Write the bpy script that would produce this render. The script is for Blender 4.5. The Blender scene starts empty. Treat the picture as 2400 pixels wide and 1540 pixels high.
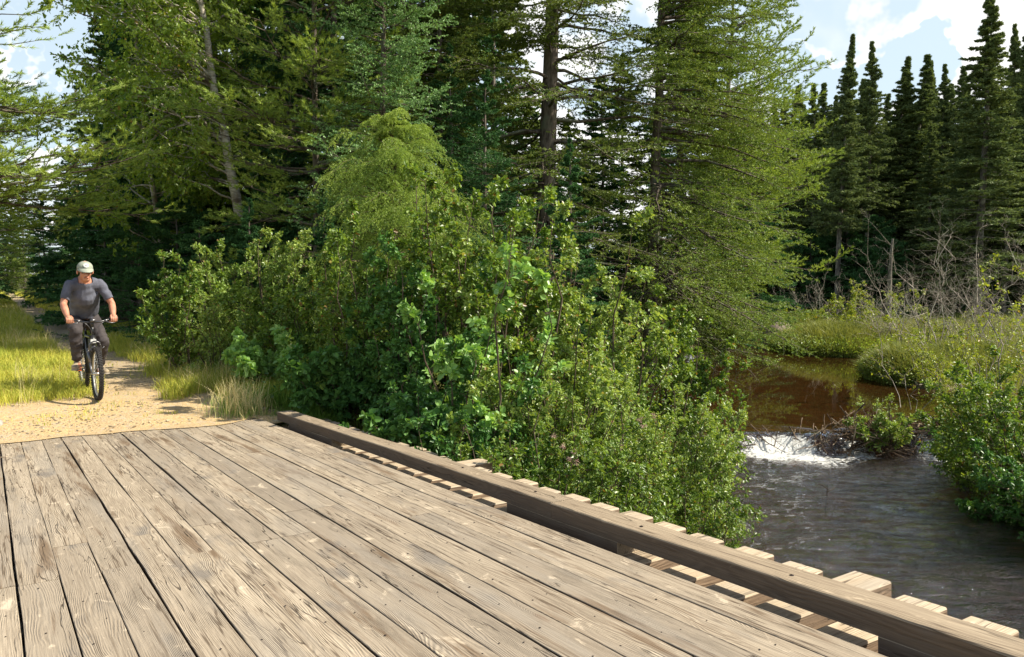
import bpy, math, numpy as np
from mathutils import Vector, Matrix
R = math.radians
# ---------------------------------------------------------------- camera, sky, sun, exposure
SC = bpy.context.scene
COL = SC.collection
cam_d = bpy.data.cameras.new("camera"); cam = bpy.data.objects.new("camera", cam_d); COL.objects.link(cam)
cam_d.lens = 27.75; cam_d.sensor_width = 36.0; cam_d.clip_start = 0.05; cam_d.clip_end = 3000
cam.location = (0, 0, 0); cam.rotation_euler = (R(90 - 4.02), 0, 0)
SC.camera = cam
SUN_AZ, SUN_EL = 90.0, 45.0          # azimuth clockwise from +Y
SC.view_settings.view_transform = 'Standard'; SC.view_settings.look = 'None'
SC.view_settings.exposure = 0.72; SC.view_settings.gamma = 1
SC.cycles.max_bounces = 8; SC.cycles.diffuse_bounces = 3; SC.cycles.glossy_bounces = 3
SC.cycles.transmission_bounces = 4; SC.cycles.transparent_max_bounces = 8
SC.cycles.caustics_reflective = False; SC.cycles.caustics_refractive = False
SC.cycles.sample_clamp_indirect = 4.0

def unit(v):
    v = np.asarray(v, float); return v / np.maximum(np.linalg.norm(v, axis=-1, keepdims=True), 1e-9)
F_ = 1850.0
def ray(px, py):
    p = R(4.02); a = (px - 1200.0, F_, 770.0 - py); c, s = math.cos(p), math.sin(p)
    return np.array([a[0], a[1]*c + a[2]*s, -a[1]*s + a[2]*c])
def onz(px, py, z):
    r = ray(px, py); return r * (z / r[2])

class NT:
    """small node helper"""
    def __init__(s, nt): s.nt = nt; s.n = nt.nodes; s.l = nt.links
    def new(s, t, ins=None, **kw):
        nd = s.n.new(t)
        for k, v in kw.items(): setattr(nd, k, v)
        for k, v in (ins or {}).items(): s.set(nd, k, v)
        return nd
    def set(s, nd, k, v):
        if isinstance(v, bpy.types.NodeSocket): s.l.new(v, nd.inputs[k])
        else: nd.inputs[k].default_value = v
    def math(s, op, a, b=0.0, c=None, clamp=False):
        nd = s.new('ShaderNodeMath', operation=op, use_clamp=clamp); s.set(nd, 0, a); s.set(nd, 1, b)
        if c is not None: s.set(nd, 2, c)
        return nd.outputs[0]
    def vmath(s, op, a, b=(0, 0, 0), out=0):
        nd = s.new('ShaderNodeVectorMath', operation=op); s.set(nd, 0, a)
        if b is not None: s.set(nd, 1, b)
        return nd.outputs[out]
    def mix(s, f, a, b, blend='MIX'):
        nd = s.new('ShaderNodeMix', data_type='RGBA', blend_type=blend)
        s.set(nd, 0, f); s.set(nd, 6, a); s.set(nd, 7, b); return nd.outputs[2]
    def fmix(s, f, a, b):
        nd = s.new('ShaderNodeMix', data_type='FLOAT'); s.set(nd, 0, f); s.set(nd, 2, a); s.set(nd, 3, b); return nd.outputs[0]
    def noise(s, vec, scale=5.0, detail=3.0, rough=0.5, dist=0.0, out=0):
        nd = s.new('ShaderNodeTexNoise', {'Scale': scale, 'Detail': detail, 'Roughness': rough, 'Distortion': dist})
        if vec is not None: s.set(nd, 'Vector', vec)
        return nd.outputs[out]
    def ramp(s, f, stops, interp='LINEAR'):
        nd = s.new('ShaderNodeValToRGB'); s.set(nd, 0, f); cr = nd.color_ramp; cr.interpolation = interp
        while len(cr.elements) < len(stops): cr.elements.new(0.5)
        for e, (p, c) in zip(cr.elements, stops):
            e.position = p; e.color = (c if hasattr(c, '__len__') else (c, c, c)) + (1,) if hasattr(c, '__len__') else (c, c, c, 1)
        return nd.outputs[0]
    def smooth(s, x, lo, hi):
        nd = s.new('ShaderNodeMapRange', interpolation_type='SMOOTHSTEP'); s.set(nd, 0, x)
        s.set(nd, 1, lo); s.set(nd, 2, hi); return nd.outputs[0]

w = bpy.data.worlds.new("World"); SC.world = w; w.use_nodes = True
g = NT(w.node_tree); g.n.clear()
sky = g.new('ShaderNodeTexSky', sky_type='NISHITA', sun_disc=False)
sky.sun_elevation = R(SUN_EL); sky.sun_rotation = R(SUN_AZ); sky.air_density = 1.0; sky.dust_density = 1.6; sky.ozone_density = 1.0
tc = g.new('ShaderNodeTexCoord').outputs['Generated']
dirn = g.vmath('NORMALIZE', tc)
warp = g.noise(dirn, 7.0, 5.0, 0.6, out=1)
wd = g.vmath('ADD', dirn, g.vmath('MULTIPLY', g.vmath('SUBTRACT', warp, (0.5, 0.5, 0.5)), (0.13, 0.13, 0.13)))
cover = g.smooth(g.noise(dirn, 2.6, 5.0, 0.6), 0.52, 0.72)
for (px, py, ang, soft) in ((2230, 60, 8.5, 2.0), (2080, 40, 5.0, 1.6), (2340, 190, 6.5, 2.0), (2120, 200, 4.5, 2.5), (2480, 60, 9, 2), (25, 300, 5.2, 1.2), (-30, 150, 4.6, 1.2), (70, 450, 5.0, 1.2), (1885, 200, 2.6, 1.0), (1400, 300, 9, 3), (1180, 60, 6, 3), (1700, 330, 7, 3)):
    r = unit(ray(px, py))
    d = g.vmath('DOT_PRODUCT', wd, tuple(r), out=1)
    cover = g.math('MAXIMUM', cover, g.smooth(d, math.cos(R(ang + soft)), math.cos(R(max(ang - soft, 0.2)))))
hole = None
for (px, py, ang, soft) in ((90, 30, 3.0, 2.0), (150, 230, 1.5, 1.6), (1820, 60, 3.2, 2.0), (1900, 130, 1.8, 1.4), (2060, -60, 3, 2)):
    r = unit(ray(px, py)); d = g.vmath('DOT_PRODUCT', wd, tuple(r), out=1)
    hh = g.smooth(d, math.cos(R(ang + soft)), math.cos(R(max(ang - soft, 0.2))))
    hole = hh if hole is None else g.math('MAXIMUM', hole, hh)
cover = g.math('MULTIPLY', cover, g.math('SUBTRACT', 1.0, hole))
shade = g.noise(dirn, 9.0, 5.0, 0.6)
ccol = g.mix(g.smooth(shade, 0.38, 0.62), (8.2, 8.3, 8.3, 1), (10.2, 10.1, 9.9, 1))
elev = g.new('ShaderNodeSeparateXYZ', {0: dirn}).outputs[2]
hz_ = g.math('SUBTRACT', 1.0, g.smooth(elev, 0.30, 0.62))
skyc = g.mix(g.math('MULTIPLY', hz_, 0.62), sky.outputs[0], (7.4, 8.8, 9.6, 1))
colr = g.mix(cover, skyc, ccol)
bg = g.new('ShaderNodeBackground', {'Color': colr, 'Strength': 0.080})
g.l.new(bg.outputs[0], g.new('ShaderNodeOutputWorld').inputs[0])

sd_ = bpy.data.lights.new("sun", 'SUN'); sun = bpy.data.objects.new("sun", sd_); COL.objects.link(sun)
sd_.energy = 4.9; sd_.angle = R(0.55); sd_.color = (1.0, 0.92, 0.77)
S_DIR = np.array([math.sin(R(SUN_AZ))*math.cos(R(SUN_EL)), math.cos(R(SUN_AZ))*math.cos(R(SUN_EL)), math.sin(R(SUN_EL))])
sun.rotation_euler = Vector(S_DIR).to_track_quat('Z', 'Y').to_euler(); sun.location = tuple(S_DIR*40)

# ---------------------------------------------------------------- bridge frame
_b = unit(ray(-38, 736)); _c = ray(3968, 650); _c = unit(_c - _b * (_c @ _b)); _n = np.cross(_c, _b)
H = 1.3
BM = Matrix(((_c[0], _b[0], _n[0], -_n[0]*H), (_c[1], _b[1], _n[1], -_n[1]*H), (_c[2], _b[2], _n[2], -_n[2]*H), (0, 0, 0, 1)))
Bn = np.array(BM)
def to_bc(x, y):   # horizontal approximation of bridge coordinates
    return _c[0]*x + _c[1]*y, _b[0]*x + _b[1]*y

# ---------------------------------------------------------------- numpy helpers
def _h(ix, iy, s):
    n = (ix.astype(np.int64)*374761393 + iy.astype(np.int64)*668265263 + s*1442695041) & 0x7fffffff
    n = ((n ^ (n >> 13)) * 1274126177) & 0x7fffffff
    return ((n ^ (n >> 16)) & 0xffff) / 65535.0
def vnoise(x, y, s=0):
    x = np.asarray(x, float); y = np.asarray(y, float)
    ix = np.floor(x); iy = np.floor(y); fx = x-ix; fy = y-iy; ix = ix.astype(int); iy = iy.astype(int)
    fx = fx*fx*(3-2*fx); fy = fy*fy*(3-2*fy)
    return (_h(ix, iy, s)*(1-fx)+_h(ix+1, iy, s)*fx)*(1-fy) + (_h(ix, iy+1, s)*(1-fx)+_h(ix+1, iy+1, s)*fx)*fy
def fbm(x, y, s=0, o=4):
    a, t = 0.5, 0.0
    for k in range(o): t = t + a*vnoise(x*2**k, y*2**k, s+k); a *= .5
    return t
def sm(t): t = np.clip(t, 0, 1); return t*t*(3-2*t)

class MB:
    def __init__(s): s.V = []; s.A = []; s.F = []; s.n = 0
    def add(s, v, f, a=0.5, m=0):
        v = np.asarray(v, float).reshape(-1, 3); f = np.asarray(f, np.int64)
        s.V.append(v); s.A.append(np.broadcast_to(np.asarray(a, float), (len(v),)))
        s.F.append((f + s.n, m)); s.n += len(v); return s
    def build(s, name, mats, parent=None, smooth=False, mw=None):
        me = bpy.data.meshes.new(name)
        V = np.concatenate(s.V); A = np.concatenate(s.A)
        loops = np.concatenate([f.ravel() for f, m in s.F]); tot = np.concatenate([np.full(len(f), f.shape[1]) for f, m in s.F])
        mi = np.concatenate([np.full(len(f), m) for f, m in s.F])
        me.vertices.add(len(V)); me.vertices.foreach_set('co', V.ravel().astype(np.float32))
        me.loops.add(len(loops)); me.loops.foreach_set('vertex_index', loops.astype(np.int32))
        me.polygons.add(len(tot)); st = np.concatenate([[0], np.cumsum(tot)[:-1]])
        me.polygons.foreach_set('loop_start', st.astype(np.int32))
        me.polygons.foreach_set('material_index', mi.astype(np.int32))
        me.update(calc_edges=True)
        at = me.attributes.new('v', 'FLOAT', 'POINT'); at.data.foreach_set('value', A.astype(np.float32))
        for m_ in (mats if isinstance(mats, (list, tuple)) else [mats]): me.materials.append(m_)
        me.polygons.foreach_set('use_smooth', np.full(len(tot), bool(smooth)))
        o = bpy.data.objects.new(name, me); COL.objects.link(o)
        if parent: o.parent = parent
        if mw is not None: o.matrix_world = mw
        return o
def tag(o, label=None, cat=None, group=None, kind=None):
    for k, v in (('label', label), ('category', cat), ('group', group), ('kind', kind)):
        if v: o[k] = v
    return o
def thing(name, loc=(0, 0, 0), rz=0, label=None, cat=None, group=None):
    o = bpy.data.objects.new(name, None); COL.objects.link(o); o.location = tuple(float(q) for q in loc); o.rotation_euler = (0, 0, rz)
    return tag(o, label, cat, group)
def dup(root, loc, rz, sc, label, group):
    r = root.copy(); COL.objects.link(r); r.location = tuple(float(q) for q in loc); r.rotation_euler = (0, 0, rz)
    r.scale = sc if hasattr(sc, '__len__') else (sc, sc, sc)
    r['label'] = label; r['group'] = group
    for ch in list(root.children):
        c = ch.copy(); COL.objects.link(c); c.parent = r
    return r

def tubes(P, r0, r1, S=4):
    """P (N,K,3); r0,r1 (N,) -> verts, quads"""
    N, K, _ = P.shape
    T = np.gradient(P, axis=1); T = unit(T)
    up = np.where(np.abs(T[..., 2:3]) > 0.9, np.array([1., 0, 0]), np.array([0, 0, 1.]))
    A = unit(np.cross(T, up)); B = np.cross(T, A)
    t = np.linspace(0, 1, K)[None, :, None]
    rad = np.asarray(r0).reshape(-1, 1, 1)*(1-t) + np.asarray(r1).reshape(-1, 1, 1)*t
    an = np.linspace(0, 2*np.pi, S, endpoint=False)
    ring = P[:, :, None, :] + rad[..., None]*(A[:, :, None, :]*np.cos(an)[None, None, :, None] + B[:, :, None, :]*np.sin(an)[None, None, :, None])
    v = ring.reshape(-1, 3)
    n, k, q = np.meshgrid(np.arange(N), np.arange(K-1), np.arange(S), indexing='ij')
    b0 = (n*K + k)*S; q2 = (q+1) % S
    f = np.stack([b0+q, b0+q2, b0+S+q2, b0+S+q], -1).reshape(-1, 4)
    return v, f
def curves(P0, D, L, K=5, bend=0.0, curl=0.0, wob=0.0, rng=None):
    """start points, dirs, lengths -> (N,K,3)"""
    t = np.linspace(0, 1, K)[None, :, None]; L = np.asarray(L).reshape(-1, 1, 1)
    bend = np.asarray(bend).reshape(-1, 1, 1) if hasattr(bend, '__len__') else bend
    P = P0[:, None, :] + D[:, None, :]*L*t
    P[..., 2:3] += L*(bend*t*t + curl*t**3)
    if wob:
        W = rng.normal(size=(len(P0), K, 3))*wob; W[:, 0] = 0; P += np.cumsum(W, 1)*L*0.5
    return P
def kids(rng, P, L, m, s0=.2, s1=1.0, ang=50, flat=True, fac=lambda s: .4*(1-.6*s), var=.25, upb=0.0, K=4, bend=0.0, curl=0.0, wob=0.0):
    N, KK, _ = P.shape
    s = np.linspace(s0, s1, m)[None, :] + rng.uniform(-.5, .5, (N, m))*(s1-s0)/m
    s = np.clip(s, 0, .999); x = s*(KK-1); i = np.minimum(x.astype(int), KK-2); f = (x-i)[..., None]
    n = np.arange(N)[:, None]
    p = P[n, i]*(1-f) + P[n, i+1]*f; T = unit(P[n, i+1]-P[n, i])
    if flat:
        side = unit(np.cross(T, np.array([0, 0, 1.]))+1e-6)
        sg = np.where((np.arange(m)+rng.integers(0, 2, (N, 1))) % 2 == 0, 1., -1.)[..., None]
        perp = side*sg + rng.normal(size=T.shape)*.22
    else:
        perp = np.cross(T, rng.normal(size=T.shape))
    perp = unit(perp)
    a = np.radians(ang + rng.normal(size=(N, m))*8)[..., None]
    D = T*np.cos(a) + perp*np.sin(a); D[..., 2] += upb; D = unit(D)
    Lc = np.asarray(L).reshape(-1, 1)*fac(s)*(1+rng.uniform(-var, var, (N, m)))
    P2 = curves(p.reshape(-1, 3), D.reshape(-1, 3), Lc.ravel(), K, bend, curl, wob, rng)
    return P2, Lc.ravel()
def needles(rng, P, n, ln, wd, spread=.8, fwd=.6, s0=0.0, up=0.0):
    """thin tris on the curves P"""
    N, K, _ = P.shape
    s = rng.uniform(s0, 1, (N, n)); x = s*(K-1); i = np.minimum(x.astype(int), K-2); f = (x-i)[..., None]
    nn = np.arange(N)[:, None]
    p = P[nn, i]*(1-f)+P[nn, i+1]*f; T = unit(P[nn, i+1]-P[nn, i])
    rp = unit(np.cross(T, rng.normal(size=T.shape)))
    D = unit(T*fwd + rp*spread + np.array([0, 0, up]))
    Lr = ln*rng.uniform(.65, 1.2, (N, n, 1))
    sd = unit(np.cross(D, rng.normal(size=D.shape)))*wd*.5
    v = np.stack([p-sd, p+sd, p+D*Lr], 2).reshape(-1, 3)
    f = np.arange(len(v)).reshape(-1, 3)
    a = np.repeat(np.clip(rng.uniform(0, 1, (N, 1))*.6 + rng.uniform(0, .4, (N, n)), 0, 1).ravel(), 3)
    return v, f, a
def leaves(rng, p, D, ln, wd, upn=.8, fold=.25, a=None, jit=.6):
    """folded six-sided leaves at p along D"""
    M = len(p)
    D = unit(D + rng.normal(size=(M, 3))*jit*.5)
    Nn = rng.normal(size=(M, 3))*jit + np.array([0, 0, upn]); Sd = unit(np.cross(D, Nn)); Nn = np.cross(Sd, D)
    L = (ln*rng.uniform(.42, 1.22, M))[:, None]; W = L*wd/ln
    droop = -np.array([0, 0, 1.])*L*.10
    st = p; tip = p + D*L + droop
    m1 = p + D*L*.32; m2 = p + D*L*.68 + droop*.4
    up = Nn*L*fold*.5
    v = np.stack([st, m1-Sd*W*.46+up*.8, m2-Sd*W*.40+up*.6, tip, m2+Sd*W*.40+up*.6, m1+Sd*W*.46+up*.8], 1).reshape(-1, 3)
    b = np.arange(M)[:, None]*6
    f = np.concatenate([b+np.array([[0, 1, 2, 3]]), b+np.array([[0, 3, 4, 5]])])
    if a is None: a = rng.uniform(0, 1, M)
    return v, f, np.repeat(a, 6)
def leafpts(rng, P, n, s0=.15):
    N, K, _ = P.shape
    s = np.clip(np.linspace(s0, 1, n)[None, :]+rng.uniform(-.06, .06, (N, n)), 0, .999); x = s*(K-1); i = np.minimum(x.astype(int), K-2); f = (x-i)[..., None]
    nn = np.arange(N)[:, None]
    p = P[nn, i]*(1-f)+P[nn, i+1]*f; T = unit(P[nn, i+1]-P[nn, i])
    D = unit(T*.7 + unit(np.cross(T, rng.normal(size=T.shape)))*.8)
    return p.reshape(-1, 3), D.reshape(-1, 3)

# ---------------------------------------------------------------- materials
def mat(name):
    m = bpy.data.materials.new(name); m.use_nodes = True; t = NT(m.node_tree); t.n.clear()
    t.out = t.new('ShaderNodeOutputMaterial'); return m, t
def simple(name, col, rough=.6, metal=0.0, var=0.12, scale=20.0, bump=0.0, spec=.5, col2=None, obj=True):
    m, t = mat(name); co = t.new('ShaderNodeTexCoord').outputs['Object']
    nz = t.noise(co, scale, 4.0, .6)
    c2 = col2 or tuple(c*(1-var*2) for c in col)
    cc = t.mix(t.smooth(nz, .35, .65), c2+(1,), col+(1,))
    p = t.new('ShaderNodeBsdfPrincipled', {'Base Color': cc, 'Roughness': rough, 'Metallic': metal, 'Specular IOR Level': spec})
    if bump: t.set(p, 'Normal', t.new('ShaderNodeBump', {'Strength': bump, 'Distance': .01, 'Height': nz}).outputs[0])
    t.l.new(p.outputs[0], t.out.inputs[0]); return m
def leafmat(name, cd, cl, odd=None, trans=.45, gloss=.10, rough=.4, tcol=None, gain=2.0, hue=(1.0, .96, 1.05)):
    cd = tuple(min(.9, q*gain*.9) for q in cd); cl = tuple(min(.9, q*gain*h_) for q, h_ in zip(cl, hue)); rough = max(rough, .5)
    m, t = mat(name)
    v = t.new('ShaderNodeAttribute', attribute_name='v').outputs['Fac']
    co = t.new('ShaderNodeTexCoord').outputs['Object']
    big = t.noise(co, .9, 2.0, .5)
    f = t.math('ADD', t.math('MULTIPLY', v, .75), t.math('MULTIPLY', t.math('SUBTRACT', big, .38), .9), clamp=True)
    c = t.mix(f, cd+(1,), cl+(1,))
    if odd: c = t.mix(t.smooth(v, .955, .985), c, odd+(1,))
    d = t.new('ShaderNodeBsdfDiffuse', {'Color': c})
    tr = t.new('ShaderNodeBsdfTranslucent', {'Color': t.mix(1.0, c, (tcol or (1.35, 1.25, .45))+(1,), 'MULTIPLY')})
    gl = t.new('ShaderNodeBsdfGlossy', {'Color': (1, 1, 1, 1), 'Roughness': rough})
    fr = t.new('ShaderNodeFresnel', {'IOR': 1.45})
    a = t.new('ShaderNodeMixShader', {0: trans*.8}); t.l.new(d.outputs[0], a.inputs[1]); t.l.new(tr.outputs[0], a.inputs[2])
    b = t.new('ShaderNodeMixShader', {0: t.math('MULTIPLY', fr.outputs[0], gloss*.6, clamp=True)})
    t.l.new(a.outputs[0], b.inputs[1]); t.l.new(gl.outputs[0], b.inputs[2]); t.l.new(b.outputs[0], t.out.inputs[0]); return m

M = {}
M['alder'] = leafmat('alder_leaf', (.04, .085, .015), (.16, .235, .04), (.28, .17, .06), .45, .13, .35)
M['lime'] = leafmat('pale_leaf', (.07, .13, .025), (.24, .31, .08), (.30, .2, .08), .45, .12, .4)
M['darkleaf'] = leafmat('dark_leaf', (.03, .085, .02), (.075, .16, .035), None, .35, .12, .35)  # leaf green deepened; part of the thicket's shade is in this colour
M['yleaf'] = leafmat('yellow_leaf', (.10, .15, .025), (.23, .265, .04), (.35, .2, .06), .45, .10, .4)
M['birchleaf'] = leafmat('birch_leaf', (.07, .13, .02), (.19, .25, .045), (.28, .2, .05), .5, .12, .4, gain=2.3)
M['bigleaf'] = leafmat('broad_leaf', (.10, .20, .04), (.20, .32, .10), None, .45, .12, .4)
M['spruce'] = leafmat('spruce_needle', (.035, .065, .016), (.105, .135, .03), (.16, .10, .03), .28, .04, .5, (1.3, 1.2, .5), gain=2.3)
M['spruce_y'] = leafmat('spruce_needle_olive', (.05, .09, .02), (.135, .18, .04), (.24, .15, .05), .32, .04, .5, (1.3, 1.2, .5), gain=2.3)  # olive-green needles of the spruces beside the pool
M['fir'] = leafmat('fir_needle', (.018, .055, .022), (.055, .115, .035), None, .22, .05, .45, (1.1, 1.2, .6), gain=2.2)
M['far'] = leafmat('far_needle', (.05, .08, .034), (.15, .185, .065), None, .22, .03, .5, (1.2, 1.2, .6))  # needle colour lightened to stand in for distance haze
M['pine'] = leafmat('pine_needle', (.07, .12, .025), (.20, .255, .055), (.26, .16, .05), .35, .05, .45, (1.25, 1.2, .5), gain=2.3)
M['cedar'] = leafmat('cedar_scale', (.05, .11, .04), (.15, .24, .08), (.2, .13, .05), .25, .08, .4, (1.1, 1.1, .6), gain=2.3)
M['hemlock'] = leafmat('hemlock_needle', (.06, .115, .02), (.24, .31, .07), None, .38, .06, .4, (1.25, 1.2, .5))
M['grass'] = leafmat('grass_blade', (.14, .19, .03), (.38, .37, .07), (.5, .36, .14), .4, .05, .5, (1.2, 1.1, .5))
M['sedge'] = leafmat('sedge_blade', (.08, .11, .03), (.20, .215, .065), None, .4, .05, .5, (1.2, 1.1, .5))
M['gbank'] = leafmat('green_blade', (.06, .13, .02), (.15, .24, .04), None, .4, .05, .5, (1.2, 1.15, .5))

def barkmat(name, c1, c2, sc=14.0, patch=None, bump=.6, zs=.25):
    m, t = mat(name); co = t.new('ShaderNodeTexCoord').outputs['Object']
    v = t.vmath('MULTIPLY', co, (1, 1, zs))
    n1 = t.noise(v, sc, 5.0, .65); n2 = t.noise(co, 2.2, 3.0, .5)
    c = t.mix(t.smooth(n1, .36, .64), c1+(1,), c2+(1,))
    if patch: c = t.mix(t.smooth(n2, .52, .66), c, patch+(1,))
    p = t.new('ShaderNodeBsdfPrincipled', {'Base Color': c, 'Roughness': .9, 'Specular IOR Level': .2,
        'Normal': t.new('ShaderNodeBump', {'Strength': bump, 'Distance': .02, 'Height': n1}).outputs[0]})
    t.l.new(p.outputs[0], t.out.inputs[0]); return m
M['bark'] = barkmat('spruce_bark', (.06, .045, .035), (.20, .165, .13), 16, (.16, .17, .12))
M['bark_far'] = barkmat('grey_bark', (.09, .08, .07), (.24, .21, .17), 10, (.28, .27, .22))
M['birchbark'] = barkmat('birch_bark', (.30, .26, .20), (.62, .57, .49), 9, (.16, .12, .09), .3, 3.0)
M['twig'] = barkmat('brown_twig', (.07, .05, .035), (.16, .12, .085), 20, None, .2)
M['deadtwig'] = barkmat('dead_twig', (.24, .20, .16), (.50, .44, .37), 14, (.36, .37, .29), .2)

def wood(name, c_hi, c_lo, tone=.35, gs=520.0, stain=.5, kn=True, amp=.0022):
    """weathered sawn timber; x across, y along the grain (object coordinates)"""
    m, t = mat(name); co = t.new('ShaderNodeTexCoord').outputs['Object']
    v = t.new('ShaderNodeAttribute', attribute_name='v').outputs['Fac']
    off = t.new('ShaderNodeCombineXYZ', {0: t.math('MULTIPLY', v, 31.0), 1: t.math('MULTIPLY', v, 77.0), 2: t.math('MULTIPLY', v, 13.0)}).outputs[0]
    q = t.vmath('ADD', co, off)
    sx = t.new('ShaderNodeSeparateXYZ', {0: q})
    wv = t.noise(t.vmath('MULTIPLY', q, (2.6, .35, 3.0)), 1.0, 3.0, .5)
    wv2 = t.noise(t.vmath('MULTIPLY', q, (14.0, 3.2, 10.0)), 1.0, 3.0, .55)
    vor = t.new('ShaderNodeTexVoronoi', {'Vector': t.vmath('MULTIPLY', q, (4.4, 1.25, 4.0)), 'Scale': 1.0, 'Randomness': 1.0})
    kd = vor.outputs['Distance']
    knot = t.math('POWER', t.math('SUBTRACT', 1.0, t.math('MULTIPLY', kd, 2.6), clamp=True), 2.0)
    pith = t.math('ADD', t.math('MULTIPLY', wv, .42), t.math('MULTIPLY', wv2, .022))
    r = t.math('ADD', t.math('ADD', sx.outputs[0], pith), t.math('MULTIPLY', knot, .085))
    ring = t.math('SINE', t.math('MULTIPLY', r, gs))
    ring = t.math('ADD', t.math('MULTIPLY', t.math('MULTIPLY', ring, t.smooth(wv2, .38, .62)), .5), .5)
    fine = t.noise(t.vmath('MULTIPLY', q, (170.0, 4.0, 170.0)), 1.0, 3.0, .6)
    broad = t.noise(t.vmath('MULTIPLY', q, (9.0, .9, 9.0)), 1.0, 4.0, .6)
    f = t.math('ADD', t.math('MULTIPLY', ring, .17), t.math('ADD', t.math('MULTIPLY', fine, .62), t.math('MULTIPLY', broad, .45)))
    c = t.mix(t.smooth(f, .22, .92), c_lo+(1,), c_hi+(1,))
    # plank tone
    tn = t.math('FRACT', t.math('MULTIPLY', v, 17.31))
    c = t.mix(t.math('MULTIPLY', t.smooth(tn, .2, 1.0), tone), c, tuple(a*b for a, b in zip(c_hi, (.50, .50, .52)))+(1,))
    # pale scuffed raised grain
    sc = t.noise(t.vmath('MULTIPLY', q, (11.0, 5.0, 9.0)), 1.0, 4.0, .65, .6)
    c = t.mix(t.math('MULTIPLY', t.smooth(sc, .60, .72), .65), c, tuple(min(1, a*1.38) for a in c_hi)+(1,))
    # stains and rot streaks
    st = t.noise(t.vmath('MULTIPLY', q, (7.5, .75, 7.0)), 1.0, 5.0, .62, .4)
    c = t.mix(t.math('MULTIPLY', t.smooth(st, .555, .68), stain), c, (.17, .115, .07, 1))
    bl = t.noise(t.vmath('MULTIPLY', q, (3.0, 1.3, 2.0)), 1.0, 4.0, .6)
    c = t.mix(t.math('MULTIPLY', t.smooth(bl, .57, .72), stain*.8), c, (.16, .145, .13, 1))
    # knots
    c = t.mix(t.math('MULTIPLY', t.smooth(knot, .55, .80), .55), c, (.20, .13, .08, 1))
    # drying cracks
    ck = t.noise(t.vmath('MULTIPLY', q, (8.0, .42, 8.0)), 1.0, 4.0, .55, .3)
    crack = t.math('SUBTRACT', 1.0, t.smooth(t.math('ABSOLUTE', t.math('SUBTRACT', ck, .47)), .0015, .007))
    crack = t.math('MULTIPLY', crack, t.smooth(broad, .46, .60))
    c = t.mix(t.math('MULTIPLY', crack, .85), c, (.055, .038, .026, 1))
    ck2 = t.noise(t.vmath('MULTIPLY', q, (22.0, .5, 20.0)), 1.0, 3.0, .5, .15)
    cr2 = t.math('MULTIPLY', t.math('SUBTRACT', 1.0, t.smooth(t.math('ABSOLUTE', t.math('SUBTRACT', ck2, .50)), .004, .018)), t.smooth(wv, .40, .52))
    c = t.mix(t.math('MULTIPLY', cr2, .85), c, (.10, .07, .045, 1))
    gr = t.noise(t.vmath('MULTIPLY', q, (5.0, .5, 5.0)), 1.0, 4.0, .6)
    c = t.mix(t.math('MULTIPLY', t.smooth(gr, .50, .66), .42), c, tuple(a*b for a, b in zip(c_hi, (.62, .66, .74)))+(1,))
    hgt = t.math('ADD', t.math('MULTIPLY', ring, .5), t.math('ADD', t.math('MULTIPLY', fine, .7), t.math('MULTIPLY', sc, 1.4)))
    hgt = t.math('SUBTRACT', hgt, t.math('MULTIPLY', crack, 1.6))
    p = t.new('ShaderNodeBsdfPrincipled', {'Base Color': c, 'Roughness': .78, 'Specular IOR Level': .25,
        'Normal': t.new('ShaderNodeBump', {'Strength': 1.0, 'Distance': amp*1.6, 'Height': hgt}).outputs[0]})
    t.l.new(p.outputs[0], t.out.inputs[0]); return m
M['deck'] = wood('weathered_planks', (.51, .425, .315), (.13, .095, .063), .7, 760.0, .9)
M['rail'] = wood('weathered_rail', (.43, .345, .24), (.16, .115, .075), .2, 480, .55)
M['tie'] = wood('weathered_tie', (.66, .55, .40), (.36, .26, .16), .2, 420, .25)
M['rail_side'] = wood('rail_side_shade', (.17, .125, .088), (.07, .05, .036), .2, 480, .5)  # rail sides coloured darker than the top; their shade is painted in
M['tie_side'] = wood('tie_side', (.34, .24, .155), (.17, .11, .07), .2, 420, .3)  # brown tie sides, with some shade put into the colour too
M['deck_side'] = wood('plank_edge', (.12, .09, .06), (.05, .035, .025), .2, 420, .3)  # plank edges darkened so the gaps between planks look shaded
M['nail'] = simple('rusty_nail', (.05, .035, .03), .6, .6, .2)
M['gap'] = simple('dark_timber', (.06, .05, .04), .9)

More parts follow.
